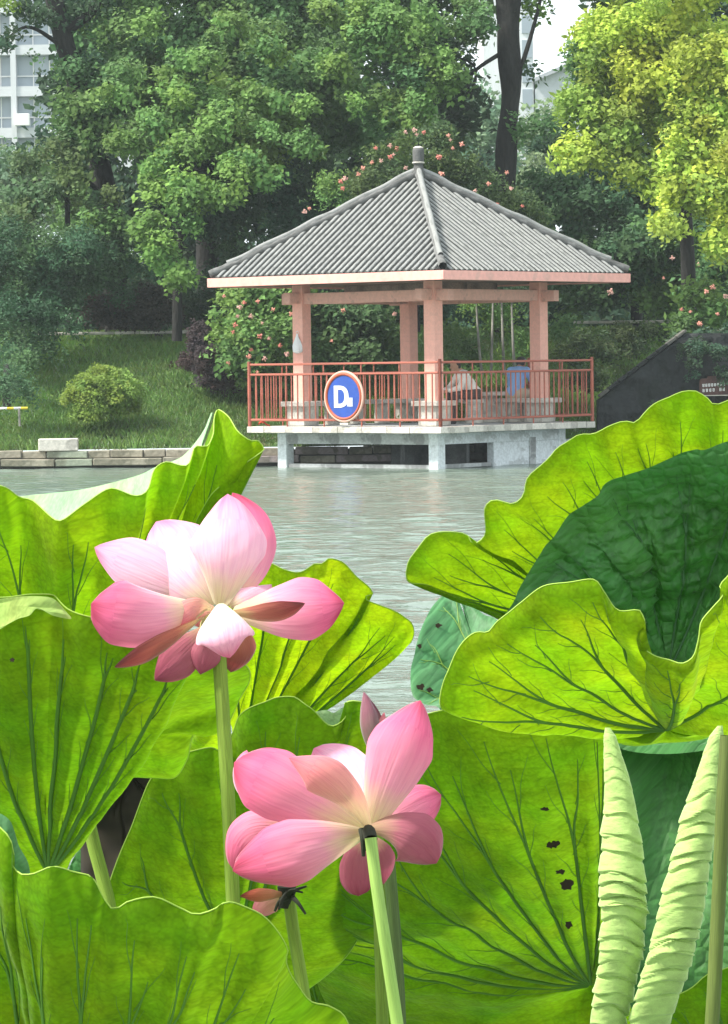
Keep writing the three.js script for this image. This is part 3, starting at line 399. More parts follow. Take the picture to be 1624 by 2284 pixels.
// far trees seen through the gaps, haze put into their pale leaf colour
{ const a = [[[1080, 300, 120, 80, 130], 'hazy pale green tree behind the left side of the tall dark trunk'], [[1215, 330, 125, 80, 120], 'hazy pale green tree behind the right side of the tall dark trunk'], [[40, 400, 115, 110, 120], 'hazy pale tree below the white building at the left edge'], [[1040, 470, 115, 90, 110], 'hazy green tree behind the tip of the pavilion roof']];
  a.forEach(([l, label], i) => { const f = P(l[0], 760, l[2]); tree('hazy_tree', label, V(f.x, 2.6, f.z), [l, [l[0] - 30, l[1] + 110, l[2], 70, 80]], { seed: 300 + i, clump: 0.8, fill: 3, color: [0.20, 0.30, 0.17], geo: SP.big, dens: 60 }, [[[[l[0], 740, l[2]], [l[0] + 8, l[1], l[2]]], 0.25, 0.1]], 'hazy trees far behind'); }); }
// wood behind everything
{ const im = new THREE.Group(); scene.add(im); im.updateMatrixWorld(true); const lobes = []; const r = rng(400);
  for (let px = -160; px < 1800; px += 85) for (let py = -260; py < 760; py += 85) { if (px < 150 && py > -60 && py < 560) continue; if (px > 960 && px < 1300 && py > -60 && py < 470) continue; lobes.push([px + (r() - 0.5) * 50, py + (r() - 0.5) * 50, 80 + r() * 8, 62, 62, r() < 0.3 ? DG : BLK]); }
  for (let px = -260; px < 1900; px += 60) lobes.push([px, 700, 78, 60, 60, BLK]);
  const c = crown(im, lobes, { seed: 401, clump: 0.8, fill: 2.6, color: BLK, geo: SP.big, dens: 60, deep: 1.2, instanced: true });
  im.remove(c); scene.remove(im); c.name = 'distant_wood'; c.userData = { kind: 'stuff', label: 'dark mass of the wood closing the view behind the lakeside trees', category: 'wood' }; scene.add(c); }
// the large tree left of centre
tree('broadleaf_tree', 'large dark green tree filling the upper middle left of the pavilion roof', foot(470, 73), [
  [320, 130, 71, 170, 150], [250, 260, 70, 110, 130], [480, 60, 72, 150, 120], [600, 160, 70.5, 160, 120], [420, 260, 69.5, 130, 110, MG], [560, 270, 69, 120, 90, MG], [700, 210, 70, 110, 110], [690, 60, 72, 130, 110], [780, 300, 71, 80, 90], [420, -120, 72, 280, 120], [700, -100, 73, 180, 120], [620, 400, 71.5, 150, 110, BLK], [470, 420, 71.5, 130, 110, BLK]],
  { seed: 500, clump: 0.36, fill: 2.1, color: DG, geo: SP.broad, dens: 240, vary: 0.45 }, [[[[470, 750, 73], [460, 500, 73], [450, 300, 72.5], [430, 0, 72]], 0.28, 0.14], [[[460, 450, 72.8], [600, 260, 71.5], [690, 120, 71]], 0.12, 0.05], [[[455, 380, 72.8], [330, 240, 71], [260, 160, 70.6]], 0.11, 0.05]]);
// hanging boughs in front of it, their lit look painted with lighter greens
tree('linden_tree', 'tree with bright hanging boughs in front of the dark tree left of the roof', foot(400, 68), [
  [430, 335, 67.5, 70, 30], [535, 375, 67.4, 74, 28], [585, 392, 67.3, 34, 20], [395, 430, 67.2, 56, 46], [475, 425, 67.2, 66, 30], [345, 395, 67.6, 36, 40], [362, 545, 66.9, 42, 28], [386, 605, 66.8, 26, 34], [330, 505, 67, 24, 34], [300, 170, 68.5, 40, 18, MG], [560, 205, 68.4, 46, 18, MG], [640, 238, 68.2, 44, 16], [340, 275, 68, 46, 24, MG], [510, 250, 68, 46, 20, MG], [420, 500, 67.1, 36, 20], [230, 215, 68.4, 50, 20, MG], [440, 130, 68.6, 46, 20, MG], [620, 110, 68.6, 46, 18, MG], [760, 150, 68.4, 40, 20], [790, 230, 68, 36, 16], [690, 330, 68, 36, 18, MG], [395, 215, 68.2, 34, 18], [480, 300, 67.8, 50, 22], [590, 300, 67.8, 46, 16, MG], [270, 330, 68.2, 34, 24, MG], [520, 60, 68.8, 50, 20, MG], [330, 60, 68.8, 46, 20, MG], [700, 30, 68.8, 50, 18, MG]],
  { seed: 510, clump: 0.22, fill: 2.0, color: LG, geo: SP.broad, dens: 330, vary: 0.35 }, [[[[395, 760, 68.6], [400, 560, 68.4], [430, 330, 68.4], [445, 250, 68.6]], 0.11, 0.04], [[[405, 520, 68.3], [370, 470, 67.5], [360, 560, 67]], 0.05, 0.02], [[[425, 380, 68], [540, 375, 67.5]], 0.04, 0.015]]);
// leaning trunk at the upper left
tree('leaning_tree', 'dark leaning trunk with sparse leaves crossing the white building at upper left', foot(250, 72), [
  [60, 40, 70, 75, 30, BLK], [25, 95, 70, 45, 36, BLK], [200, 30, 70.5, 60, 40, BLK], [185, 120, 70.3, 34, 26, BLK], [25, 10, 69.5, 45, 22, [0.2, 0.3, 0.04]], [230, -40, 70.5, 130, 60, DG], [190, 200, 69.8, 60, 40, DG], [180, 300, 69.8, 60, 70, DG]],
  { seed: 520, clump: 0.24, fill: 1.2, color: DG, geo: SP.broad, dens: 190 }, [[[[262, 745, 72], [245, 480, 71.5], [205, 300, 71], [160, 150, 70.6], [135, 60, 70.4], [110, -60, 70.2]], 0.27, 0.19], [[[140, 75, 70.4], [210, 20, 70.5], [250, -60, 70.6]], 0.12, 0.08], [[[150, 110, 70.5], [60, 60, 70], [10, 90, 70]], 0.06, 0.02], [[[235, 440, 71.4], [160, 370, 70.4], [120, 330, 70]], 0.06, 0.02]]);
// loose tree at the far left
tree('loose_tree', 'loose olive green tree under the white building at the left edge', foot(110, 70), [
  [110, 370, 70, 80, 60], [40, 360, 70.4, 60, 40, [0.13, 0.2, 0.09]], [170, 430, 69.6, 90, 60], [60, 450, 69.8, 60, 50], [150, 340, 70, 50, 40], [215, 480, 69.6, 60, 60, MG], [20, 520, 69.4, 60, 60]],
  { seed: 530, clump: 0.24, fill: 1.15, color: [0.13, 0.21, 0.085], geo: SP.broad, dens: 170 }, [[[[155, 744, 70.3], [152, 560, 70.2], [150, 400, 70]], 0.075, 0.05], [[[152, 450, 70.1], [90, 400, 70], [60, 420, 69.9]], 0.04, 0.015]], undefined);
// dark evergreens left
tree('evergreen_tree', 'dense dark evergreen at the left edge above the slope', foot(40, 69), [
  [40, 580, 68.5, 90, 90], [150, 570, 69, 100, 90], [250, 590, 69.4, 90, 80], [60, 680, 68, 70, 70], [0, 740, 67, 50, 90], [300, 540, 70, 70, 80], [-60, 620, 68, 90, 120], [120, 640, 69, 80, 50], [20, 790, 65.6, 46, 44], [15, 850, 64.2, 34, 34], [90, 730, 68, 60, 40]],
  { seed: 540, clump: 0.34, fill: 2.4, color: [0.080, 0.165, 0.072], geo: SP.fine, dens: 300, vary: 0.4, flat: 0.6, droop: 0.35 }, [[[[16, 908, 64.6], [15, 870, 64.7], [16, 815, 65.0]], 0.085, 0.07]]);
// shrubs under the trees
tree('brown_shrub', 'brownish purple shrub under the trees above the slope', foot(285, 70.6), [[290, 690, 70.3, 60, 50], [355, 690, 70.4, 40, 48], [230, 700, 70.4, 36, 40]], { seed: 550, clump: 0.22, fill: 2.6, color: [0.085, 0.075, 0.060], geo: SP.fine, dens: 330, cat: 'shrub' });
tree('dark_hedge', 'dark green hedge behind the path left of the pavilion', foot(400, 72), [[420, 690, 71.6, 70, 50], [520, 640, 72, 90, 90], [360, 640, 72.2, 80, 70], [620, 690, 71.6, 100, 70], [760, 720, 72, 130, 90], [930, 720, 72, 110, 90], [700, 560, 73, 160, 100], [900, 600, 73, 160, 90]], { seed: 551, clump: 0.36, fill: 2.4, color: BLK, geo: SP.fine, dens: 220, cat: 'hedge' });
tree('purple_shrub', 'dark purple clipped shrub left of the pavilion railing', foot(450, 66.6), [[455, 785, 66.4, 44, 56], [480, 830, 66.2, 44, 40]], { seed: 552, clump: 0.2, fill: 4, stray: 0.04, color: [0.070, 0.050, 0.055], geo: SP.tiny, dens: 800, cat: 'shrub' });
tree('flowering_shrub', 'tall pink flowered shrub beside the left column of the pavilion', foot(570, 66.4), [[560, 700, 66.2, 80, 56], [600, 770, 66, 90, 56], [520, 770, 66, 46, 50, MG], [640, 690, 66.6, 60, 50], [545, 820, 65.8, 60, 28, [0.1, 0.2, 0.05]], [600, 830, 66, 70, 36, DG]], { seed: 553, clump: 0.22, fill: 2.6, color: MG, geo: SP.broad, dens: 330, cat: 'shrub' }, [[[[565, 872, 66.4], [570, 700, 66.3]], 0.05, 0.02]]);
tree('dark_shrub', 'dark green shrub seen between the left and rear columns', foot(770, 67), [[740, 720, 66.8, 70, 60], [820, 720, 67, 70, 66], [770, 780, 66.6, 90, 50], [860, 780, 67, 60, 60, DG], [720, 800, 66.6, 50, 40, DG]], { seed: 554, clump: 0.24, fill: 2.4, color: [0.09, 0.175, 0.065], geo: SP.broad, dens: 280, cat: 'shrub' });
tree('round_bush', 'round clipped yellow green bush on the grass slope', foot(232, 64.4), [[232, 884, 64.4, 68, 50], [190, 895, 64.3, 44, 40], [275, 880, 64.4, 46, 42], [232, 862, 64.5, 60, 36]], { seed: 555, clump: 0.2, fill: 6, stray: 0.04, color: [0.23, 0.34, 0.065], geo: SP.tiny, dens: 900, deep: 0.8, cat: 'bush', vary: 0.15 });
// right of the roof: dark trunk tree
tree('tall_tree', 'tall tree with thick almost black trunk rising behind the roof', foot(1120, 70), [
  [880, 60, 69, 110, 90, MG], [960, 150, 68.5, 90, 80, MG], [860, 200, 68.8, 90, 80, DG], [1030, 40, 69.4, 70, 60], [930, 250, 68.6, 80, 50, MG], [1180, 170, 69.4, 24, 26, BLK], [1195, 285, 69.6, 46, 24, DG], [1160, -70, 70, 170, 60, DG], [1200, 10, 70, 30, 22, MG], [1010, 110, 69.2, 60, 36, BLK]],
  { seed: 560, clump: 0.26, fill: 1.5, color: DG, geo: SP.broad, dens: 230 }, [[[[1122, 740, 70], [1124, 540, 70], [1128, 380, 70], [1131, 300, 70], [1140, 200, 70], [1134, 100, 70], [1134, 0, 70], [1138, -160, 70]], t => 0.235 + 0.03 * Math.sin(t * 9) + 0.02 * Math.sin(t * 31), 0], [[[1130, 110, 70], [1050, 170, 69.6], [1045, 220, 69.5], [1060, 150, 69.5], [1000, 120, 69.3]], 0.05, 0.018], [[[1150, 190, 69.9], [1190, 60, 69.9], [1220, -60, 69.8]], 0.06, 0.03]]);
// bright yellow green tree on the right
tree('yellow_green_tree', 'bright yellow green tree in the upper right corner', foot(1540, 66), [
  [1480, 60, 64.5, 170, 80], [1570, 180, 63.8, 100, 130], [1420, 170, 64.6, 110, 90], [1340, 70, 65, 80, 60], [1330, 240, 64.6, 70, 70, [0.30, 0.42, 0.075]], [1290, 330, 64.2, 60, 36], [1330, 345, 64, 44, 30], [1450, 290, 64.4, 110, 70, [0.27, 0.38, 0.07]], [1560, 330, 63.6, 90, 90], [1520, 430, 63.6, 70, 60], [1590, 460, 63.4, 60, 70], [1500, 495, 63.4, 50, 22], [1640, 250, 63.6, 70, 260], [1520, -70, 64.5, 260, 80], [1280, 150, 65, 26, 40, DG], [1600, 540, 63.6, 46, 40], [1620, 400, 63.4, 40, 60], [1450, 390, 64, 60, 36, [0.30, 0.42, 0.07]], [1480, 180, 64, 60, 40], [1390, 30, 64.6, 60, 36], [1330, 150, 64.5, 40, 30, [0.26, 0.38, 0.07]]],
  { seed: 570, clump: 0.24, fill: 2.0, color: [0.46, 0.57, 0.085], geo: SP.broad, dens: 300, vary: 0.35 }, [[[[1540, 760, 66], [1530, 500, 65.8], [1510, 250, 65.4], [1490, 0, 65]], 0.16, 0.08], [[[1525, 400, 65.7], [1400, 320, 65], [1300, 335, 64.4]], 0.06, 0.02]]);
// darker trees below it
tree('camphor_tree', 'dark green tree right of the pavilion roof under the yellow green tree', foot(1420, 71), [
  [1240, 430, 70, 90, 60], [1330, 460, 70, 110, 70], [1450, 430, 70.5, 120, 90], [1400, 560, 69, 120, 80], [1520, 560, 69, 110, 90, DG], [1300, 380, 71, 60, 36, BLK], [1600, 600, 68, 80, 90, DG], [1340, 640, 70, 110, 56], [1470, 660, 69.5, 110, 50, MG], [1230, 330, 71, 40, 26, BLK], [1250, 640, 70.6, 60, 70, DG]],
  { seed: 580, clump: 0.28, fill: 1.9, color: [0.08, 0.16, 0.065], geo: SP.broad, dens: 260, vary: 0.4 }, [[[[1420, 740, 71], [1415, 500, 70.8]], 0.13, 0.08]]);
tree('crape_myrtle', 'pink flowered tree rising behind the peak of the roof', foot(900, 68), [
  [830, 400, 67, 70, 46], [900, 350, 67, 70, 50, [0.10, 0.17, 0.05]], [980, 340, 67.2, 60, 50], [1030, 400, 67.4, 70, 50], [760, 440, 67.2, 50, 40, MG], [1100, 430, 67.6, 60, 50], [920, 430, 67.5, 120, 60], [1180, 470, 68, 60, 46]],
  { seed: 590, clump: 0.22, fill: 2.0, color: [0.10, 0.165, 0.06], geo: SP.fine, dens: 330 }, [[[[930, 740, 68], [925, 560, 68], [915, 400, 67.5]], 0.07, 0.03]]);
tree('wall_shrub', 'dark shrub with orange flowers growing over the dark stone wall', foot(1590, 65), [[1580, 690, 65, 70, 60, MG], [1620, 760, 64.4, 60, 60, BLK], [1530, 740, 64.8, 36, 24, DG], [1580, 790, 64.0, 60, 36, BLK]], { seed: 591, clump: 0.22, fill: 2.2, color: DG, geo: SP.broad, dens: 300, cat: 'shrub' });
// slim saplings seen through the pavilion
{ const g = thing('bamboo_clump', 'slim pale stems with leaves seen between the near and right columns', 'plant', foot(1100, 66)); [[1095, 1100, 690], [1125, 1118, 700], [1075, 1060, 720], [1148, 1140, 740]].forEach(([a, b, top], i) => part(g, 'stem', shiftTo(taperTube([P(a, 836, 66), P((a + b) / 2, 760, 66), P(b, 640, 66.2)], 0.032, 0.014, 8), g), M.barkPale)); crown(g, [[1040, 760, 66.4, 40, 50, [0.12, 0.2, 0.06]], [1100, 700, 66.4, 60, 40], [1160, 740, 66.4, 40, 60], [1010, 800, 66.3, 40, 30, DG], [1100, 640, 66.5, 80, 26, BLK], [1150, 800, 66.6, 46, 24]], { seed: 592, clump: 0.2, fill: 1.6, color: MG, geo: SP.fine, dens: 300, name: 'foliage' }); }
tree('wall_ivy', 'dark ivy hanging on the black stone wall around the reddish board', foot(1560, 66), [[1550, 770, 63.1, 34, 26, BLK], [1545, 830, 63.05, 16, 30, BLK], [1612, 790, 63.1, 30, 30, BLK], [1450, 900, 63.05, 10, 16, BLK], [1620, 830, 63.0, 20, 24, BLK]], { seed: 594, clump: 0.12, fill: 1.2, color: BLK, geo: SP.tiny, dens: 500, cat: 'creeper', deep: 0.5 });
tree('slope_ivy', 'low dark creeper covering the slope right of the pavilion', foot(1380, 68), [[1300, 780, 67, 60, 30], [1380, 770, 67.4, 60, 30], [1330, 850, 65, 50, 30], [1420, 745, 69, 60, 16], [1260, 740, 68.6, 40, 26, DG]], { seed: 593, clump: 0.18, fill: 2.0, color: [0.07, 0.11, 0.04], geo: SP.fine, dens: 330, cat: 'creeper', flat: 0.4 });
// blossoms: one cluster is one part of its plant
{
  const r = rng(600), petals = []; for (let i = 0; i < 26; i++) { const g = new THREE.SphereGeometry(0.022, 5, 4); g.scale(1, 0.55, 1); g.rotateX(r() * 3); g.rotateZ(r() * 3); const v = V(r() - 0.5, r() - 0.5, r() - 0.5).normalize().multiplyScalar(0.075 * Math.pow(r(), 0.5)); g.translate(v.x, v.y * 0.9, v.z); petals.push(g); }
  const geo = merge(petals), mat = [[0.72, 0.25, 0.20], [0.78, 0.36, 0.28], [0.70, 0.42, 0.36]].map(c => std({ color: C3(...c), roughness: 0.8 })), by = n => scene.children.find(o => o.name === n);
  const put = (host, list, d) => { for (const [px, py, s] of list) { const m = part(by(host), 'blossom', geo, mat[Math.floor(r() * 3)]); m.position.copy(P(px, py, d)).sub(by(host).position); m.rotation.set(r() * 3, r() * 6, r() * 3); m.scale.setScalar((s || 1) * (0.42 + 0.34 * r())); } };
  put('crape_myrtle', [[905, 295, 1.3], [925, 290, 1.4], [930, 300], [945, 295, 1.2], [870, 325], [885, 332, 1.1], [838, 330], [870, 350], [830, 362, 1.2], [850, 358, 1.3], [810, 375], [878, 345], [1000, 302, 1.3], [1005, 312], [1010, 330], [1030, 322], [980, 350, 1.2], [985, 388, 1.2], [760, 405], [770, 398, 1.1], [800, 388], [905, 375], [1130, 385], [1140, 420, 1.2], [1060, 425], [1090, 410], [1165, 460], [690, 465, 1.2], [680, 472], [1110, 455], [765, 420]], 66.45);
  put('flowering_shrub', [[545, 675, 1.4], [535, 685], [575, 672, 1.4], [530, 705], [560, 705], [585, 720], [525, 725], [580, 750, 1.4], [600, 755], [520, 740], [610, 690], [625, 770], [560, 780], [555, 795], [590, 800], [650, 700, 1.5], [500, 660], [640, 790], [510, 810], [575, 830]], 65.35);
  put('wall_shrub', [[1540, 695], [1560, 722, 1.3], [1600, 700], [1590, 640, 1.3], [1575, 650], [1618, 660], [1605, 740], [1520, 690]], 64.1);
  put('camphor_tree', [[1362, 651, 1.3], [1390, 600], [1480, 620], [1500, 575], [1560, 590]], 68.0);
  put('dark_shrub', [[765, 692, 1.3], [740, 760], [880, 700]], 66);
}
// ---------------------------------------------------------------- small things on the bank
{
  const kerb = (a, b, label, h = 0.14) => { const p = P(...a), q = P(...b), d = q.clone().sub(p), n = Math.round(d.length() / 0.5); const g = thing('path_kerb', label, 'kerb', p.clone(), 'pale kerbs along the path'); for (let i = 0; i < n; i++) { const k = part(g, 'kerb_stone', uvBox(new RoundedBoxGeometry(d.length() / n - 0.012, h, 0.14, 2, 0.015)), M.slab[i % 3]); k.position.copy(d.clone().multiplyScalar((i + 0.5) / n)); k.rotation.set(0, Math.atan2(-d.z, d.x), Math.asin(d.y / d.length())); } };
  kerb([85, 745, 70.2], [425, 740, 70.5], 'thin pale kerb along the path above the slope left of the pavilion', 0.06);
  kerb([1278, 719, 70.6], [1560, 716, 70.6], 'thin pale kerb along the path right of the pavilion', 0.06);
  const bp = P(-30, 911, 63.6), bq = P(62, 911, 63.6); const b = thing('barrier_pole', 'yellow and white striped barrier pole at the left edge of the slope', 'barrier', bp.clone()); const l = bq.distanceTo(bp); for (let i = 0; i < 6; i++) { const g = new THREE.CylinderGeometry(0.025, 0.025, l / 6 - 0.001, 10); g.rotateZ(Math.PI / 2); g.translate((i + 0.5) * l / 6, 0, 0); part(b, 'stripe', g, i % 2 ? std({ color: C3(0.72, 0.56, 0.04), roughness: 0.6 }) : white); }
  part(b, 'post', taperTube([V(0.62, 0.0, 0.03), V(0.63, -0.34, 0.03)], 0.022, 0.022, 8), M.barkPale); part(b, 'post', taperTube([V(0.05, 0.0, 0.03), V(0.05, -0.34, 0.03)], 0.022, 0.022, 8), M.barkPale);
  const n = P(155, 704, 70.1); lone('paper_notice', new THREE.BoxGeometry(0.09, 0.11, 0.01), white, { label: 'small white paper notice fixed on the slim pale trunk at left', category: 'notice' }).position.copy(n);
}
// dark stone wall on the right, with its sloping coping
{
  const D = 63.4, o = P(1480, 1000, D); const t = thing('stone_wall', 'almost black stone wall with sloping top right of the pavilion', 'wall', o.clone());
  const top = px => px < 1335 ? 890 : px < 1530 ? 890 - (px - 1335) * (150 / 195) : 740;
  const g = gridGeo(120, 60, (u, v) => { const px = 1334 + u * 420, tp = top(px) + 3, py = tp + (1085 - tp) * v; const q = P(px, py, D), f = fbm(q.x * 3.2, q.y * 3.2, 5, 5), blk = fbm(Math.floor(q.x * 2.4 + Math.floor(q.y * 3.4) * 0.5), Math.floor(q.y * 3.4), 2, 1); q.z += f * 0.10 + blk * 0.05; const w = q.sub(o); w.u = w.x; w.v = w.y; return w; });
  part(t, 'rough_face', g, M.rock);
  const back = new THREE.Shape([[1336, 893], [1530, 743], [1754, 743], [1754, 1085], [1336, 1085]].map(p => { const q = P(p[0], p[1], D).sub(o); return new THREE.Vector2(q.x, q.y); })); part(t, 'core', new THREE.ExtrudeGeometry(back, { depth: 0.6, bevelEnabled: false }).translate(0, 0, -0.75), M.rock);
  for (let i = 0; i < 9; i++) { const a = P(1338 + i * 21.5, 887 - i * 16.5, D).sub(o), b = P(1338 + (i + 1) * 21.5, 887 - (i + 1) * 16.5, D).sub(o), d = b.clone().sub(a); const k = part(t, 'coping_stone', uvBox(new RoundedBoxGeometry(d.length() - 0.012, 0.055, 0.5, 2, 0.015)), i > 6 || i === 0 ? M.stoneDark : M.rock); k.position.copy(a.lerp(b, 0.5)).add(V(-0.01, 0.02, -0.18)); k.rotation.z = Math.atan2(d.y, d.x); }
  // plaque
  const pq = P(1591, 862, D - 0.25); const s = thing('plaque', 'dark reddish board with two rows of white characters on the black wall', 'sign', pq.clone()); const brown = std({ map: mottle([0.075, 0.035, 0.03], 0.4, 221), roughness: 0.7 });
  const sh = new THREE.Shape(); sh.moveTo(-0.26, -0.15); sh.lineTo(0.26, -0.15); sh.lineTo(0.26, 0.10); sh.quadraticCurveTo(0.25, 0.15, 0.2, 0.15); sh.lineTo(0.05, 0.15); sh.lineTo(0.04, 0.19); sh.lineTo(-0.10, 0.19); sh.lineTo(-0.11, 0.15); sh.lineTo(-0.2, 0.15); sh.quadraticCurveTo(-0.26, 0.14, -0.26, 0.08); part(s, 'board', new THREE.ExtrudeGeometry(sh, { depth: 0.03, bevelEnabled: true, bevelSize: 0.006, bevelThickness: 0.006, bevelSegments: 2 }), brown);
  part(s, 'ledge', boxAt(0.54, 0.018, 0.03, 0, -0.165, 0.03), M.slab[2]); const r = rng(7);
  for (const [y, n, h] of [[0.035, 8, 0.062], [-0.06, 7, 0.066]]) for (let i = 0; i < n; i++) { if (n === 7 && i === 4) continue; const bits = [], w = 0.045, cx = -0.19 + i * 0.38 / (n - 1); for (let k = 0; k < 3; k++) bits.push(new THREE.BoxGeometry(w * (0.6 + 0.4 * r()), 0.009, 0.004).translate(0, -h / 2 + 0.008 + k * h * 0.36, 0)); for (let k = 0; k < 2; k++) bits.push(new THREE.BoxGeometry(0.009, h * (0.5 + 0.5 * r()), 0.0042).translate((k - 0.5) * w * 0.55, 0, 0)); part(s, 'character', mergeGeometries(bits.map(b => b.toNonIndexed())).translate(cx, y + (cx * 0.05), 0.0395), white); }
  part(s, 'post', taperTube([V(0, -0.15, -0.03), V(0, -1.0, -0.03)], 0.03, 0.03, 8), M.bark);
}

// ---------------------------------------------------------------- lotus: leaves, flowers, stems
const camDir = (x, y, z) => V(x, y, z).transformDirection(camera.matrixWorld);
const vor = (() => { // distance to the edges of a tiling cell pattern: the fine vein net of a leaf
  const p = 14, n = 512, f = new Float32Array(n * n), pt = (i, j) => { const a = ((i % p) + p) % p, b = ((j % p) + p) % p; return [i + 0.15 + 0.7 * hash3(a, b, 900), j + 0.15 + 0.7 * hash3(a, b, 901)]; };
  for (let y = 0; y < n; y++) for (let x = 0; x < n; x++) { const u = x / n * p, v = y / n * p, i = Math.floor(u), j = Math.floor(v); let d1 = 9, d2 = 9; for (let a = -1; a < 2; a++) for (let b = -1; b < 2; b++) { const q = pt(i + a, j + b), d = Math.hypot(q[0] - u, q[1] - v); if (d < d1) { d2 = d1; d1 = d; } else if (d < d2) d2 = d; } f[y * n + x] = d2 - d1; }
  return (u, v) => f[Math.min(n - 1, Math.floor(((v % 1) + 1) % 1 * n)) * n + Math.min(n - 1, Math.floor(((u % 1) + 1) % 1 * n))];
})();
const leafTex = (c, seed, net = 0.12, mot = 0.22) => { const t = tex(1024, (u, v) => { const wu = u + 0.012 * tfbm(u, v, 10, seed + 3, 3), wv = v + 0.012 * tfbm(u, v, 10, seed + 4, 3); const e = Math.min(1, vor(wu * 3, wv * 3) * 3), m = 1 + mot * tfbm(u, v, 7, seed, 5) + 0.14 * tnoise(u * 230, v * 230, 230, seed + 8) + 0.30 * tfbm(u, v, 26, seed + 11, 3); const k = (1 - net + net * e) * m, y = 1 + 0.3 * tfbm(u, v, 9, seed + 6, 4); return [c[0] * k * y, c[1] * k, c[2] * k]; }); t.repeat.set(1 / 0.42, 1 / 0.42); return t; };
const leafBump = (() => { const t = tex(512, (u, v) => 0.55 * Math.min(1, vor(u, v) * 2.2) + 0.4 * (0.5 + 0.5 * tfbm(u, v, 8, 950, 4)), false); t.repeat.set(1 / 0.21, 1 / 0.21); return t; })();
const leafM = (c, seed, tr, extra = {}) => phy({ map: leafTex(c, seed, extra.net ?? 0.14), roughness: extra.rough ?? 1, transmission: tr, thickness: 0, side: THREE.DoubleSide, bumpMap: leafBump, bumpScale: extra.bump ?? 0.0007, clearcoat: extra.coat ?? 0, clearcoatRoughness: 0.45, specularIntensity: extra.spec ?? 0.12 });
const LM = {  // greens for sunlit and shaded leaves, part of that light is in the colour
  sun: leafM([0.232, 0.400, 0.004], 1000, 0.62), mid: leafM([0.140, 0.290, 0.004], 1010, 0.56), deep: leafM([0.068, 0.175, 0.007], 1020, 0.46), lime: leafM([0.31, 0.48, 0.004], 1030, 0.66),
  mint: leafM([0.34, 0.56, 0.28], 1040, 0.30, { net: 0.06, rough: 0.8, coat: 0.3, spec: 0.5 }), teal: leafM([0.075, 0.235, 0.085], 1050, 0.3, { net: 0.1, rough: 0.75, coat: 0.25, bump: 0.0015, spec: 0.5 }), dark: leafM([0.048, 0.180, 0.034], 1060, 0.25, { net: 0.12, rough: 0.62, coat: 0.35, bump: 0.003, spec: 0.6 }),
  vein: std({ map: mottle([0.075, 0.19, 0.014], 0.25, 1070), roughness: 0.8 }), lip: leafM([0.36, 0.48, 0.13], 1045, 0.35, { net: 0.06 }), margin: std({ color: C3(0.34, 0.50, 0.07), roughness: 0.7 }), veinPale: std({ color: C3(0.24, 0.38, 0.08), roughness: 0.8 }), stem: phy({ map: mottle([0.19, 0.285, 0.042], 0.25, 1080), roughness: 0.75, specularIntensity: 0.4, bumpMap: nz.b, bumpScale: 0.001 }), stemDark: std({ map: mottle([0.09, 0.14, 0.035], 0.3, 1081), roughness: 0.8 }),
  brown: std({ map: mottle([0.014, 0.011, 0.006], 0.5, 1090), roughness: 0.95, side: THREE.DoubleSide, bumpMap: nz.a, bumpScale: 0.01 }), rot: std({ map: mottle([0.030, 0.018, 0.010], 0.4, 1091), roughness: 0.95, side: THREE.DoubleSide }),
};
const stemCurve = (pts, r0, r1, g, mat, name = 'stem') => part(g, name, shiftTo(taperTube(pts, r0, r1, 12, 1, 40), g), mat);
const down = (w, dx = 0, dz = 0) => [w.clone(), V(w.x + dx * 0.4, w.y * 0.6, w.z + dz * 0.4), V(w.x + dx, -0.3, w.z + dz)];
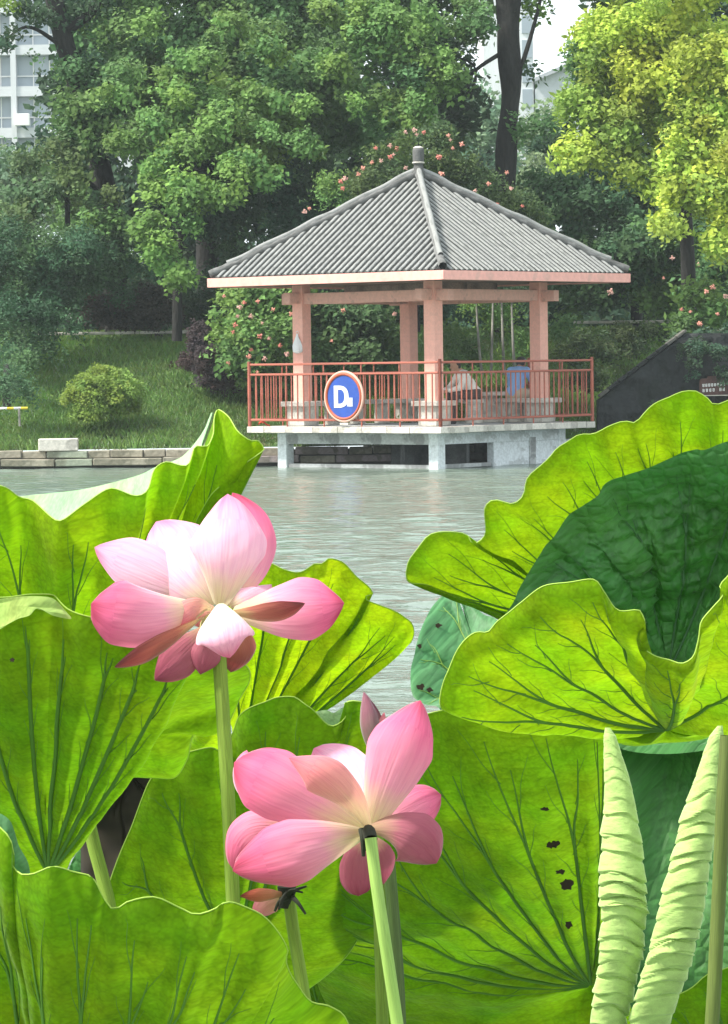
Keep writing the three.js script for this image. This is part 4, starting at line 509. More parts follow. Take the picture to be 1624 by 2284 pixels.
/* o: C [px, py, d], rim [[px, py, d, m?]...] closed loop; m = 1 marks the part of the blade seen from above. bow [x, y, z] camera-space sag of the blade between centre and rim */
function leaf(label, o) {
  const C = P(...o.C), g = o.into ? (() => { const q = new THREE.Group(); q.name = o.name; q.position.copy(C).sub(o.into.position); o.into.add(q); return q; })() : thing('lotus_leaf', label, 'lotus leaf', C), r = rng(o.seed ?? 3);
  const pts = o.rim.map(p => P(p[0], p[1], p[2])), curve = new THREE.CatmullRomCurve3(pts, o.open ? false : true, 'catmullrom', o.tension ?? 0.45), NU = o.nu ?? 260, NR = o.nr ?? 26;
  const rim = []; for (let i = 0; i <= NU; i++) rim.push(curve.getPoint(i / NU)); const K = o.rim.length - (o.open ? 1 : 0);
  const top = i => { const k = Math.floor(i / NU * K) % o.rim.length; return o.rim[k][3] === 1 && (o.rim[(k + 1) % o.rim.length][3] === 1 || true); };
  const bow = camDir(...(o.bow ?? [0, -0.05, 0.12])).multiplyScalar(Math.hypot(...(o.bow ?? [0, -0.05, 0.12])));
  const nrm = rim.map((p, i) => { const a = rim[Math.max(0, i - 3)], b = rim[Math.min(NU, i + 3)]; const n = b.clone().sub(a).cross(p.clone().sub(C)); return n.lengthSq() > 1e-12 ? n.normalize() : V(0, 0, 1); });
  const curlV = camDir(...(o.curlDir ?? [0, 0.3, -1])).normalize(), sd = o.seed ?? 3;
  const vu = (o.veins || []).map(v => typeof v === 'number' ? v : (() => { let best = 0, bd = 1e9; const c2 = [o.C[0], o.C[1]], a = Math.atan2(v[1] - c2[1], v[0] - c2[0]), vl = Math.hypot(v[0] - c2[0], v[1] - c2[1]); for (let i = 0; i <= NU; i++) { if (top(i)) continue; const q = toPx(rim[i]), b = Math.atan2(q[1] - c2[1], q[0] - c2[0]), l = Math.hypot(q[0] - c2[0], q[1] - c2[1]); let d = Math.abs(Math.atan2(Math.sin(a - b), Math.cos(a - b))); if (l < vl * 0.8) d += 1; if (d < bd) { bd = d; best = i / NU; } } return best; })());
  const vs = [...vu].sort((a, b) => a - b);
  const pucker = u => { if (!vs.length) return 0; let d = 9; for (const v of vs) d = Math.min(d, Math.abs(u - v), 1 - Math.abs(u - v)); return Math.min(1, d / (o.vw ?? 0.025)); };
  const S = (u, s) => { const f = u * NU, i = Math.min(NU - 1, Math.floor(f)), t = f - i, R = rim[i].clone().lerp(rim[i + 1], t), n = nrm[i].clone().lerp(nrm[i + 1], t).normalize(), D = R.distanceTo(C); const v = C.clone().lerp(R, s).addScaledVector(bow, D * 4 * s * (1 - s)); const x = v.x * 9, y = v.y * 9, z = v.z * 9; v.addScaledVector(n, ((o.puck ?? 0.012) * sm(pucker(u)) * Math.pow(s, 0.8) * (1.15 - s) + (o.rough ?? 0.006) * fbm(x * 1.6 + sd, y * 1.6, z * 1.6, 3) * 2 * Math.min(1, s * 3) * Math.min(1, (1 - s) * 6))); if (o.crinkle) { const q = fbm(x * 3.4 + y * 0.8, y * 7.5 - x * 1.5, z * 4, 3); v.addScaledVector(n, o.crinkle * (1 - Math.abs(q) * 3.2) * Math.min(1, s * 3) * Math.min(1, (1 - s) * 5)); } if (s > 0.93) v.addScaledVector(curlV, Math.pow((s - 0.93) / 0.07, 2) * (o.curl ?? 0.007) * (0.4 + 0.9 * (0.5 + 0.5 * noise3(u * 14, sd, 0)))); return v; };
  const pos = [], uv = [], uDist = [], idx = [[], []]; let arc = 0;
  for (let i = 0; i <= NU; i++) { const D = rim[i].distanceTo(C); if (i) arc += rim[i].distanceTo(rim[i - 1]); for (let j = 0; j <= NR; j++) { const s = 1 - Math.pow(1 - j / NR, 1.25), v = S(i / NU, s).sub(C); pos.push(v.x, v.y, v.z); const a = i / NU * 2 * Math.PI; uv.push(v.x * 1.0 + v.z * 0.6 + sd, v.y * 1.0 + v.z * 0.5); } }
  for (let i = 0; i < NU; i++) for (let j = 0; j < NR; j++) { const a = i * (NR + 1) + j, b = a + NR + 1, L = idx[top(i) ? 1 : 0]; if (j) L.push(a, b, a + 1); L.push(b, b + 1, a + 1); }
  const geo = new THREE.BufferGeometry(); geo.setAttribute('position', new THREE.Float32BufferAttribute(pos, 3)); geo.setAttribute('uv', new THREE.Float32BufferAttribute(uv, 2)); geo.setIndex([...idx[0], ...idx[1]]); geo.computeVertexNormals();
  let mat = o.mat; if (idx[1].length) { geo.addGroup(0, idx[0].length, 0); geo.addGroup(idx[0].length, idx[1].length, 1); mat = [o.mat, o.top || LM.mint]; }
  part(g, 'blade', geo, mat);
  if (o.margin !== false) { let run = []; const flush = () => { if (run.length > 6) { const f = taperTube(run, 0.00065, 0.00065, 5, 1, Math.min(260, run.length * 1)); part(g, 'margin', f, o.marginMat || LM.margin); } run = []; }; for (let i = 0; i <= NU; i++) { if (top(Math.min(i, NU - 1))) { flush(); continue; } run.push(S(i / NU, 1).sub(C)); } flush(); }
  const out = camDir(0, 0, 1), vm = o.veinMat || LM.vein, vr = (o.vr ?? 0.0034) * 0.5;
  vu.forEach((u, k) => { const fork = o.fork ?? (0.55 + 0.15 * r()), end = 0.92, wob = (r() - 0.5) * 0.012;
    const run = (u0, u1, s0, s1, ra, rb) => { const p = []; for (let i = 0; i <= 10; i++) { const t = i / 10, s = s0 + (s1 - s0) * t; p.push(S(Math.min(0.999, Math.max(0.001, u0 + (u1 - u0) * sm(t) + wob * Math.sin(s * 3.1) * (o.open ? 0.5 : 1))), s).sub(C).addScaledVector(out, o.veinOut ?? 0.0008)); } part(g, 'vein', taperTube(p, ra, rb, 6, 1, 20), vm); };
    run(u, u, 0.015, fork, vr * 1.15, vr * 0.8); const w = (o.fw ?? 0.016) * (0.8 + 0.5 * r()); run(u, u - w, fork, end, vr * 0.72, vr * 0.22); run(u, u + w, fork, end * (0.9 + 0.1 * r()), vr * 0.72, vr * 0.22);
    const side = [], gap = vs.length > 1 ? Math.min(0.03, 0.5 / vs.length) : 0.02; for (let q = 0; q < 9; q++) { const sg = q % 2 ? 1 : -1, s0 = 0.22 + 0.075 * q + 0.03 * r(), u0 = s0 < fork ? u : u + sg * w * sm((s0 - fork) / (end - fork)), p = [], L = 0.08 + 0.08 * r(), du = gap * (0.5 + 0.5 * r()); for (let i = 0; i <= 6; i++) { const t = i / 6; p.push(S(Math.min(0.999, Math.max(0.001, u0 + sg * du * t + 0.0015 * Math.sin(t * 7 + q))), Math.min(0.97, s0 + L * t)).sub(C).addScaledVector(out, o.veinOut ?? 0.0006)); } side.push(taperTube(p, vr * 0.26, vr * 0.1, 5, 1, 10)); }
    part(g, 'side_vein', merge(side), vm); });
  if (o.stem !== false) { const sp = o.stem || [0, 0]; const a = C.clone().add(camDir(0, -0.004, -0.006)); stemCurve([a, V(a.x + sp[0] * 0.3, a.y - 0.10, a.z + sp[1] * 0.3 - 0.01), V(a.x + sp[0] * 0.7, a.y * 0.5, a.z + sp[1] * 0.7), V(a.x + sp[0], -0.3, a.z + sp[1])], 0.0065, 0.008, g, o.stemMat || LM.stemDark); }
  g.userData.S = undefined; delete g.userData.S;
  for (const [px, py, s, e] of o.spots || []) { let best = [0, 0], bd = 1e9; for (let i = 0; i <= NU; i += 1) for (let j = 4; j <= 25; j++) { const q = toPx(S(i / NU, j / 26)), d = Math.hypot(q[0] - px, q[1] - py); if (d < bd) { bd = d; best = [i / NU, j / 26]; } } const c = S(...best).sub(C).addScaledVector(out, 0.004), m = []; for (let k = 0; k < 14; k++) { const a = k / 14 * 6.283, q = s * 0.8 * (0.55 + 0.6 * hash3(k, Math.floor(px), 5)); m.push(new THREE.Vector2(Math.cos(a) * q, Math.sin(a) * q * (e ?? 0.8))); } const sg = new THREE.ExtrudeGeometry(new THREE.Shape(m), { depth: 0.0012, bevelEnabled: false }); const sp = part(g, 'rot_hole_patch', sg, LM.rot); sp.position.copy(c); sp.quaternion.copy(camera.quaternion); }  // flat dark patches for rot flecks and for holes showing darkness behind
  return g;
}
// upper left leaf, cup seen from below with the pale inside of its far rim
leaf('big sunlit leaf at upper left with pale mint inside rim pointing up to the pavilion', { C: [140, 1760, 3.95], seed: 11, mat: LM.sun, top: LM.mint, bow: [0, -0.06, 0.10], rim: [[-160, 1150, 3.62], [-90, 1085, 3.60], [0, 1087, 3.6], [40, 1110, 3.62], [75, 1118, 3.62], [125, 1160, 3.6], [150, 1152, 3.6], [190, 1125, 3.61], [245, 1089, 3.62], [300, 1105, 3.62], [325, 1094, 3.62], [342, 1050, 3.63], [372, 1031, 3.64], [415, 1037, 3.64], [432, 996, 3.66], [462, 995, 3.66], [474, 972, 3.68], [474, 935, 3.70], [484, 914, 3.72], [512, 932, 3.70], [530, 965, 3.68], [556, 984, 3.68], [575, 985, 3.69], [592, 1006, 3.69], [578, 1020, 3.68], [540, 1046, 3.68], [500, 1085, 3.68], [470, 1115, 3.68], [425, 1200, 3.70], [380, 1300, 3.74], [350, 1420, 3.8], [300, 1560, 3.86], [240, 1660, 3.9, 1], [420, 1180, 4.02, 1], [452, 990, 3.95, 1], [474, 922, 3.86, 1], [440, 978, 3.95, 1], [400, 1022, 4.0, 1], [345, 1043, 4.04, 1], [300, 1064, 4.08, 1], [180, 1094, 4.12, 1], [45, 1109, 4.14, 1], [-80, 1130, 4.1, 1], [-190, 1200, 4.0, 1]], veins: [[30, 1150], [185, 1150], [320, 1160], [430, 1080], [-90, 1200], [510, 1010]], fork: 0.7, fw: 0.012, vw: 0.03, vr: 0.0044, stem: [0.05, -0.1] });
// left funnel leaf
const funnel = leaf('tall funnel leaf at the left edge with a dark drooping right lobe', { C: [108, 1945, 3.32], seed: 12, mat: LM.mid, top: LM.mid, bow: [0, -0.05, 0.09], rim: [[-170, 1420, 3.1], [-100, 1345, 3.06], [0, 1336, 3.05], [65, 1331, 3.05], [118, 1335, 3.06], [150, 1366, 3.06], [205, 1380, 3.06], [280, 1400, 3.07], [360, 1420, 3.08], [440, 1440, 3.1], [425, 1490, 3.13], [330, 1645, 3.20], [260, 1755, 3.25], [212, 1828, 3.28], [160, 1915, 3.31], [120, 1990, 3.34], [20, 2010, 3.34], [-150, 1900, 3.28], [-230, 1650, 3.18]], spots: [[31, 1478, 0.003, 0.9]], veins: [[-70, 1360], [62, 1338], [150, 1390], [255, 1420], [335, 1440], [410, 1450]], fork: 0.82, fw: 0.005, vw: 0.04, vr: 0.0046, curl: 0.012, stem: [0, -0.05] });
leaf('', { into: funnel, name: 'drooping_lobe', C: [340, 1640, 3.225], seed: 41, mat: LM.mid, bow: [0, 0, 0.05], rim: [[440, 1440, 3.13], [505, 1450, 3.17], [552, 1490, 3.22], [556, 1522, 3.25], [535, 1560, 3.27], [500, 1628, 3.27], [450, 1632, 3.27], [430, 1642, 3.27], [424, 1662, 3.27], [418, 1692, 3.28], [390, 1736, 3.29], [335, 1737, 3.29], [265, 1746, 3.28], [205, 1845, 3.30], [160, 1918, 3.315], [212, 1826, 3.285], [330, 1640, 3.205], [425, 1488, 3.135]], veins: [], stem: false, nu: 150, curl: 0.004 });
leaf('', { into: funnel, name: 'folded_lip', C: [62, 1352, 3.035], seed: 42, mat: LM.lip, margin: false, bow: [0, 0, 0.01], rim: [[-40, 1345, 3.045], [10, 1334, 3.045], [65, 1329, 3.045], [118, 1334, 3.05], [150, 1366, 3.055], [158, 1380, 3.045], [118, 1372, 3.035], [85, 1356, 3.03], [66, 1372, 3.03], [40, 1380, 3.03], [10, 1395, 3.03], [-40, 1410, 3.035]], veins: [], stem: false, nu: 100, curl: 0 });
// bright leaf right of the first flower
leaf('bright yellow green leaf right of the upper flower with scalloped edge over the water', { C: [535, 1690, 4.45], seed: 13, mat: LM.lime, bow: [0, -0.04, 0.06], rim: [[480, 1500, 4.2], [500, 1330, 4.15], [560, 1262, 4.14], [592, 1255, 4.14], [625, 1266, 4.14], [665, 1277, 4.14], [700, 1262, 4.14], [718, 1257, 4.14], [732, 1245, 4.14], [760, 1252, 4.15], [795, 1285, 4.16], [826, 1312, 4.17], [832, 1328, 4.17], [818, 1338, 4.17], [868, 1358, 4.19], [912, 1386, 4.2], [925, 1412, 4.21], [914, 1442, 4.22], [870, 1465, 4.24], [815, 1475, 4.26], [762, 1494, 4.29], [718, 1520, 4.32], [682, 1556, 4.36], [600, 1680, 4.46], [540, 1800, 4.5], [420, 1780, 4.48], [395, 1690, 4.4], [430, 1640, 4.32]], veins: [[610, 1262], [690, 1290], [750, 1300], [800, 1370], [870, 1390], [840, 1450], [530, 1350]], fork: 0.72, fw: 0.009, vr: 0.0036, stem: [0, -0.1] });
// middle leaf behind the two flowers
leaf('shaded green leaf between the two flowers behind the long stem', { C: [525, 2140, 3.72], seed: 14, mat: LM.mid, top: LM.mint, bow: [0, -0.05, 0.08], rim: [[230, 2010, 3.6], [246, 1960, 3.58], [290, 1850, 3.54], [336, 1735, 3.5], [390, 1690, 3.49], [428, 1675, 3.48], [470, 1668, 3.48], [498, 1682, 3.49], [515, 1642, 3.47], [530, 1602, 3.46], [560, 1577, 3.45], [608, 1560, 3.45], [655, 1555, 3.45], [692, 1582, 3.45], [735, 1620, 3.46], [758, 1612, 3.46], [770, 1592, 3.46], [766, 1568, 3.46], [800, 1564, 3.46], [850, 1600, 3.48], [880, 1750, 3.55], [860, 1950, 3.65], [760, 2150, 3.74], [560, 2260, 3.78], [330, 2180, 3.74]], veins: [[270, 1900], [380, 1740], [500, 1720], [610, 1590], [690, 1620], [790, 1640]], fork: 0.74, fw: 0.014, vr: 0.0038, stem: [0, -0.1] });
leaf('pale mint leaf edge curling between the middle leaf and the water', { C: [700, 1760, 3.75], seed: 31, margin: false, mat: LM.mint, bow: [0, 0, 0.03], stem: false, rim: [[640, 1700, 3.7], [660, 1610, 3.66], [720, 1585, 3.65], [745, 1590, 3.65], [772, 1580, 3.65], [790, 1640, 3.68], [770, 1740, 3.72], [700, 1800, 3.76]], curl: 0.003, nu: 90 });
// front leaf at lower left
leaf('large front leaf filling the lower left corner with wavy rolled edge', { C: [190, 2760, 3.02], seed: 15, mat: LM.mid, top: LM.teal, bow: [0, -0.03, 0.10], rim: [[-260, 2300, 2.8], [-120, 1900, 2.7], [-40, 1850, 2.68], [0, 1862, 2.66], [24, 1884, 2.66], [33, 1920, 2.67], [26, 1930, 2.67], [48, 1954, 2.66], [72, 1956, 2.65], [115, 1940, 2.64], [165, 1955, 2.65], [205, 1970, 2.65], [230, 2008, 2.66], [252, 2035, 2.66], [285, 2016, 2.66], [345, 2010, 2.66], [400, 2030, 2.67], [437, 2047, 2.67], [468, 2040, 2.67], [490, 2020, 2.67], [520, 2017, 2.68], [572, 2046, 2.69], [616, 2086, 2.7], [641, 2130, 2.72], [638, 2160, 2.73], [655, 2200, 2.75], [690, 2248, 2.77], [735, 2260, 2.79], [775, 2290, 2.81], [800, 2420, 2.88], [700, 2700, 3.02], [450, 2900, 3.1], [100, 2950, 3.12], [-200, 2750, 3.0]], veins: [[-20, 1920], [72, 2010], [195, 2050], [330, 2060], [440, 2090], [560, 2100], [640, 2250], [-180, 2150]], fork: 0.66, fw: 0.014, vr: 0.0042, curl: 0.016, vw: 0.03, stem: [0, -0.2] });
leaf('small teal leaf tip behind the front leaf at the left edge', { C: [-60, 2080, 3.0], seed: 16, margin: false, mat: LM.teal, bow: [0, 0, 0.03], stem: [0, -0.1], rim: [[-120, 1880, 2.98], [-40, 1815, 2.97], [0, 1820, 2.97], [26, 1842, 2.97], [40, 1890, 2.98], [66, 1945, 2.99], [60, 2060, 3.0], [-20, 2180, 3.04], [-130, 2120, 3.03]], nu: 90 });
// right side, behind
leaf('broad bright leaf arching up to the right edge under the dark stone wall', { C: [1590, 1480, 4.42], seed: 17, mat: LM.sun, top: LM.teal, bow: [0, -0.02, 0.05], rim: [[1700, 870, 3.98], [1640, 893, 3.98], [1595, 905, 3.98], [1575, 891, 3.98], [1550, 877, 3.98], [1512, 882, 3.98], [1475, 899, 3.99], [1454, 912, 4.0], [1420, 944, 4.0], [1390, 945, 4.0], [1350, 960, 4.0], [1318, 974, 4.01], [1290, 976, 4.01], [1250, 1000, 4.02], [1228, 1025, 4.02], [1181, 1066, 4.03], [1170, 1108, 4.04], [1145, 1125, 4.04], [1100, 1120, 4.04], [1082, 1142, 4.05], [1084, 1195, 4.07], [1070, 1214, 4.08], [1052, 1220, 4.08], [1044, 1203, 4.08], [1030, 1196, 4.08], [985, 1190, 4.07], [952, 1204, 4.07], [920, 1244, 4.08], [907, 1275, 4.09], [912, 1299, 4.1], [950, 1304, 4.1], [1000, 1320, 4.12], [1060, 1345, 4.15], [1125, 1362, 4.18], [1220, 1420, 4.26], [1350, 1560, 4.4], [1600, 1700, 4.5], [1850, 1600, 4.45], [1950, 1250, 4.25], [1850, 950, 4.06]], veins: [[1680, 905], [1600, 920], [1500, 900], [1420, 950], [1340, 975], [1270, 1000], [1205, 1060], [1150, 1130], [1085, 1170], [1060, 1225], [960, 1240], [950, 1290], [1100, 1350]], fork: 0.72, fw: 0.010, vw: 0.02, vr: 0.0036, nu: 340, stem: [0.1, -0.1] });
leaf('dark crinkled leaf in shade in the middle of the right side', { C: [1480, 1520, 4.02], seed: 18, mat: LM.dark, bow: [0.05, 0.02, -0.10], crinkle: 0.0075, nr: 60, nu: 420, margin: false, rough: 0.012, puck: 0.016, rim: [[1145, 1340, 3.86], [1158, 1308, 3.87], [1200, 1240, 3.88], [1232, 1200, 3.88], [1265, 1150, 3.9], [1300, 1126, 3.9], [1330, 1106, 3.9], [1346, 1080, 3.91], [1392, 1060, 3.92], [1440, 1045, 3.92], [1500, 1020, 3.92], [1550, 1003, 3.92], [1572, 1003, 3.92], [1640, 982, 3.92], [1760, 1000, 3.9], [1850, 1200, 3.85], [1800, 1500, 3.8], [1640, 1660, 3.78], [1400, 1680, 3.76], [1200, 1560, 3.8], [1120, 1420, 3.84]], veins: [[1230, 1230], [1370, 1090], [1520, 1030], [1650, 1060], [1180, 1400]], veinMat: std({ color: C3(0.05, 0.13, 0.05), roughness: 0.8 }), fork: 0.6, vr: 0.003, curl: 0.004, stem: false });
leaf('torn teal leaf seen from above between the two right leaves and the water', { C: [1090, 1560, 4.6], seed: 19, margin: false, mat: LM.teal, bow: [0, 0.02, -0.05], rim: [[1012, 1315, 4.7], [1028, 1330, 4.7], [1052, 1346, 4.68], [1080, 1374, 4.66], [1115, 1392, 4.64], [1180, 1480, 4.58], [1180, 1620, 4.5], [1060, 1680, 4.48], [990, 1600, 4.5], [974, 1580, 4.5], [944, 1576, 4.52], [918, 1550, 4.54], [915, 1500, 4.57], [924, 1460, 4.6], [934, 1420, 4.62], [946, 1390, 4.64], [962, 1360, 4.67], [986, 1334, 4.69]], veins: [[1000, 1345], [940, 1450], [950, 1560]], veinMat: LM.veinPale, fork: 0.6, fw: 0.03, vr: 0.0025, stem: [0, -0.1], spots: [[938, 1530, 0.007], [958, 1538, 0.006], [978, 1395, 0.006], [935, 1440, 0.005]] });
// right middle leaf in front
leaf('wide lime leaf in front at right with its stalk point above the rolled leaf', { C: [1487, 1626, 3.5], seed: 20, mat: LM.sun, top: LM.mid, bow: [0, -0.03, 0.11], rim: [[1050, 1582, 3.30], [985, 1585, 3.24], [990, 1522, 3.22], [1010, 1475, 3.21], [1036, 1430, 3.2], [1062, 1414, 3.2], [1090, 1415, 3.2], [1116, 1390, 3.19], [1160, 1350, 3.18], [1212, 1315, 3.17], [1270, 1302, 3.17], [1325, 1300, 3.17], [1352, 1326, 3.17], [1372, 1357, 3.18], [1388, 1368, 3.18], [1428, 1365, 3.18], [1442, 1386, 3.18], [1445, 1402, 3.18], [1431, 1420, 3.18], [1426, 1436, 3.19], [1452, 1462, 3.19], [1490, 1479, 3.2], [1520, 1485, 3.2], [1545, 1470, 3.2], [1556, 1430, 3.2], [1562, 1390, 3.2], [1590, 1355, 3.2], [1612, 1330, 3.2], [1606, 1312, 3.2], [1614, 1298, 3.2], [1650, 1285, 3.2], [1800, 1350, 3.24], [1850, 1500, 3.34], [1760, 1600, 3.42], [1640, 1612, 3.46], [1570, 1626, 3.49, 1], [1590, 1634, 3.52, 1], [1540, 1648, 3.54, 1], [1450, 1650, 3.53, 1], [1385, 1648, 3.49, 1], [1346, 1643, 3.44], [1300, 1634, 3.42], [1240, 1610, 3.4], [1180, 1590, 3.37], [1120, 1584, 3.34]], veins: [[1010, 1560], [1040, 1470], [1110, 1400], [1230, 1330], [1340, 1330], [1500, 1490], [1590, 1370], [1720, 1420]], fork: 0.55, fw: 0.013, vr: 0.0042, vw: 0.022, curl: 0.012, stem: [0.0, -0.06] });
// big lower right leaf
leaf('large ribbed leaf at lower centre right with dark patches for rotten holes', { C: [1318, 2196, 3.95], seed: 21, mat: LM.mid, top: LM.mid, bow: [0, -0.05, 0.11], rim: [[700, 2080, 3.75, 0], [640, 1980, 3.66], [660, 1850, 3.58], [760, 1740, 3.5], [880, 1640, 3.44], [960, 1590, 3.42], [1060, 1570, 3.41], [1180, 1560, 3.42], [1300, 1560, 3.44], [1348, 1600, 3.47], [1362, 1750, 3.56], [1358, 1950, 3.70], [1400, 2120, 3.86, 1], [1440, 2300, 4.0, 1], [1400, 2480, 4.1, 1], [1150, 2520, 4.1, 1], [900, 2430, 4.06, 1], [740, 2260, 3.95, 1], [690, 2130, 3.8]], veins: [[690, 2040], [660, 1930], [740, 1790], [850, 1700], [940, 1620], [1080, 1580], [1240, 1570], [720, 2100], [1335, 1640]], fork: 0.6, fw: 0.012, vr: 0.0046, vw: 0.03, puck: 0.018, stem: [0.02, -0.08], spots: [[1214, 1816, 0.006, 0.45], [1225, 1886, 0.0075, 0.7], [1239, 1896, 0.0065], [1245, 1938, 0.005, 0.5], [1259, 1970, 0.0105], [1255, 1950, 0.005], [1268, 2060, 0.006, 1.3]] });
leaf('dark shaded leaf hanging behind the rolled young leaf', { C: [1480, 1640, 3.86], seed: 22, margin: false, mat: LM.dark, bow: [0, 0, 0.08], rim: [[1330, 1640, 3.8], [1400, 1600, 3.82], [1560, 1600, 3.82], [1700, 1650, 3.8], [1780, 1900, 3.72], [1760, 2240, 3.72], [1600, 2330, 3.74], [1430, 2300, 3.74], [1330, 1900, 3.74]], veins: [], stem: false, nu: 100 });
leaf('green leaf low in the right corner behind the straight stem', { C: [1650, 2420, 3.7], seed: 23, mat: LM.mid, bow: [0, 0, 0.06], rim: [[1440, 2300, 3.6], [1490, 2235, 3.57], [1540, 2205, 3.56], [1600, 2170, 3.55], [1700, 2160, 3.55], [1850, 2300, 3.6], [1800, 2600, 3.8], [1550, 2620, 3.8], [1430, 2450, 3.7]], veins: [[1500, 2250], [1580, 2200], [1680, 2180]], fw: 0.02, nu: 140, stem: [0, -0.1] });
// leaves and a dried leaf added deep in the stand to darken the gaps
leaf('withered brown leaf hanging in the dark gap at left', { C: [285, 1720, 3.9], seed: 24, margin: false, mat: LM.brown, bow: [0.03, 0, 0.05], rough: 0.02, rim: [[200, 1740, 3.88], [250, 1690, 3.86], [340, 1690, 3.86], [350, 1760, 3.86], [330, 1880, 3.84], [250, 2050, 3.84], [190, 2040, 3.86], [180, 1880, 3.88]], veins: [[320, 1760], [250, 1990]], veinMat: LM.brown, stem: [0, -0.1], nu: 110 });
leaf('deep green leaf low behind the withered flower', { C: [760, 2420, 4.15], seed: 25, mat: LM.deep, bow: [0, -0.03, 0.06], rim: [[430, 2300, 4.05], [480, 2120, 3.98], [620, 2010, 3.94], [800, 2000, 3.94], [960, 2100, 3.97], [1080, 2300, 4.05], [1000, 2560, 4.2], [700, 2650, 4.25], [480, 2520, 4.18]], veins: [[560, 2100], [660, 2050], [800, 2050], [920, 2140], [480, 2220], [1030, 2260]], fw: 0.016, nu: 150, stem: [0, -0.1] });
leaf('wide dark leaf lowest in the stand at the bottom edge', { C: [900, 2560, 4.5], seed: 26, margin: false, mat: LM.dark, bow: [0, 0, 0.05], rim: [[100, 2350, 4.3], [150, 1950, 4.25], [260, 1860, 4.22], [420, 1950, 4.22], [900, 2120, 4.3], [1300, 2150, 4.3], [1650, 2200, 4.3], [1750, 2500, 4.5], [1400, 2800, 4.7], [500, 2800, 4.7]], veins: [], nu: 140, stem: [0, -0.1] });

// rolled young leaf: two scrolls joined at the foot
{
  const J = P(1330, 2560, 2.95), g = thing('rolled_lotus_leaf', 'pale young lotus leaf still rolled into two wrinkled scrolls at lower right', 'lotus leaf', J);
  const mat = phy({ map: (() => { const t = tex(512, (u, v) => { const k = 1 + 0.28 * tfbm(u, v, 6, 1201, 5) + 0.10 * tnoise(u * 120, v * 120, 120, 1202); return [0.43 * k, 0.60 * k, 0.175 * k]; }); t.repeat.set(2, 3); return t; })(), roughness: 0.85, transmission: 0.22, thickness: 0, side: THREE.DoubleSide, bumpMap: rep(nz.a, 3, 6), bumpScale: 0.0008 });
  const scroll = (prof, seed) => { // prof: [py, px left, px right, d]
    const r = rng(seed), N = prof.length; const at = t => { const f = t * (N - 1), i = Math.min(N - 2, Math.floor(f)), k = f - i; return prof[i].map((a, q) => a + (prof[i + 1][q] - a) * k); };
    const folds = []; for (let t = 0.05; t < 1; t += 0.022 + 0.034 * r()) folds.push([t, 0.2 + 0.8 * r(), (r() - 0.5) * 0.5, r() * 6.28]);
    return gridGeo(760, 56, (t, a) => { const q = at(t), c = P((q[1] + q[2]) / 2 + 4 * noise3(t * 9, seed, 1) * Math.min(1, t * 5), q[0], q[3]), R = Math.max(0.002, (q[2] - q[1]) / 2 / PXF * q[3]), th = a * 2 * Math.PI * 1.25; const fx = Math.cos(th), fz = Math.sin(th); let disp = 0;
      const tw = t - 0.020 * fx * fx - 0.012 * fx * (seed % 20 ? 1 : -1); for (let k = 0; k < folds.length - 1; k++) { const [ft, am, sl, ph] = folds[k], nx = folds[k + 1][0], q = (tw - ft - 0.004 * Math.sin(th * 2 + ph) - 0.003 * noise3(th * 1.5, k * 7, 3)) / (nx - ft); if (q > 0 && q < 1.25) { const up = q < 1 ? -0.9 * Math.exp(-Math.pow((q - 0.06) / 0.10, 2)) + Math.pow(q, 1.3) : Math.max(0, 1 - (q - 1) / 0.05); disp += am * up * (0.35 + 0.65 * sm(Math.min(1, Math.max(0, 0.5 + 0.9 * noise3(th * 0.8 + ph, k * 3, 1)))))*(t < 0.28 ? 0.5 : 1); } }
      const roll = 1 - 0.10 * a; const rr = R * roll * (0.97 + (0.34 * Math.min(1.1, disp) - 0.08) * (1 - 0.55 * fx * fx) + 0.04 * fbm(t * 30, fx * 1.5, fz * 1.5, 3)); const v = c.add(camDir(1, 0, 0).multiplyScalar(fx * rr)).add(camDir(0, 0, 1).multiplyScalar(fz * rr)).sub(J); v.u = a; v.v = t * 3; return v; }); };
  part(g, 'scroll', scroll([[1622, 1349, 1360, 2.80], [1640, 1345, 1374, 2.80], [1720, 1343, 1400, 2.80], [1800, 1342, 1420, 2.80], [1880, 1338, 1436, 2.8], [1960, 1334, 1446, 2.8], [2040, 1332, 1442, 2.81], [2120, 1328, 1432, 2.82], [2200, 1322, 1418, 2.84], [2280, 1312, 1400, 2.86], [2400, 1310, 1380, 2.9], [2560, 1322, 1345, 2.95]], 1210), mat);
  part(g, 'scroll', scroll([[1618, 1600, 1612, 2.77], [1640, 1582, 1616, 2.77], [1720, 1552, 1610, 2.77], [1800, 1520, 1604, 2.77], [1880, 1500, 1592, 2.77], [1960, 1480, 1580, 2.77], [2040, 1462, 1574, 2.78], [2120, 1442, 1550, 2.79], [2200, 1420, 1528, 2.81], [2280, 1402, 1500, 2.84], [2400, 1360, 1440, 2.9], [2560, 1318, 1342, 2.95]], 1220), mat);
  stemCurve(down(J, 0.02, -0.05), 0.007, 0.008, g, LM.stem);
}
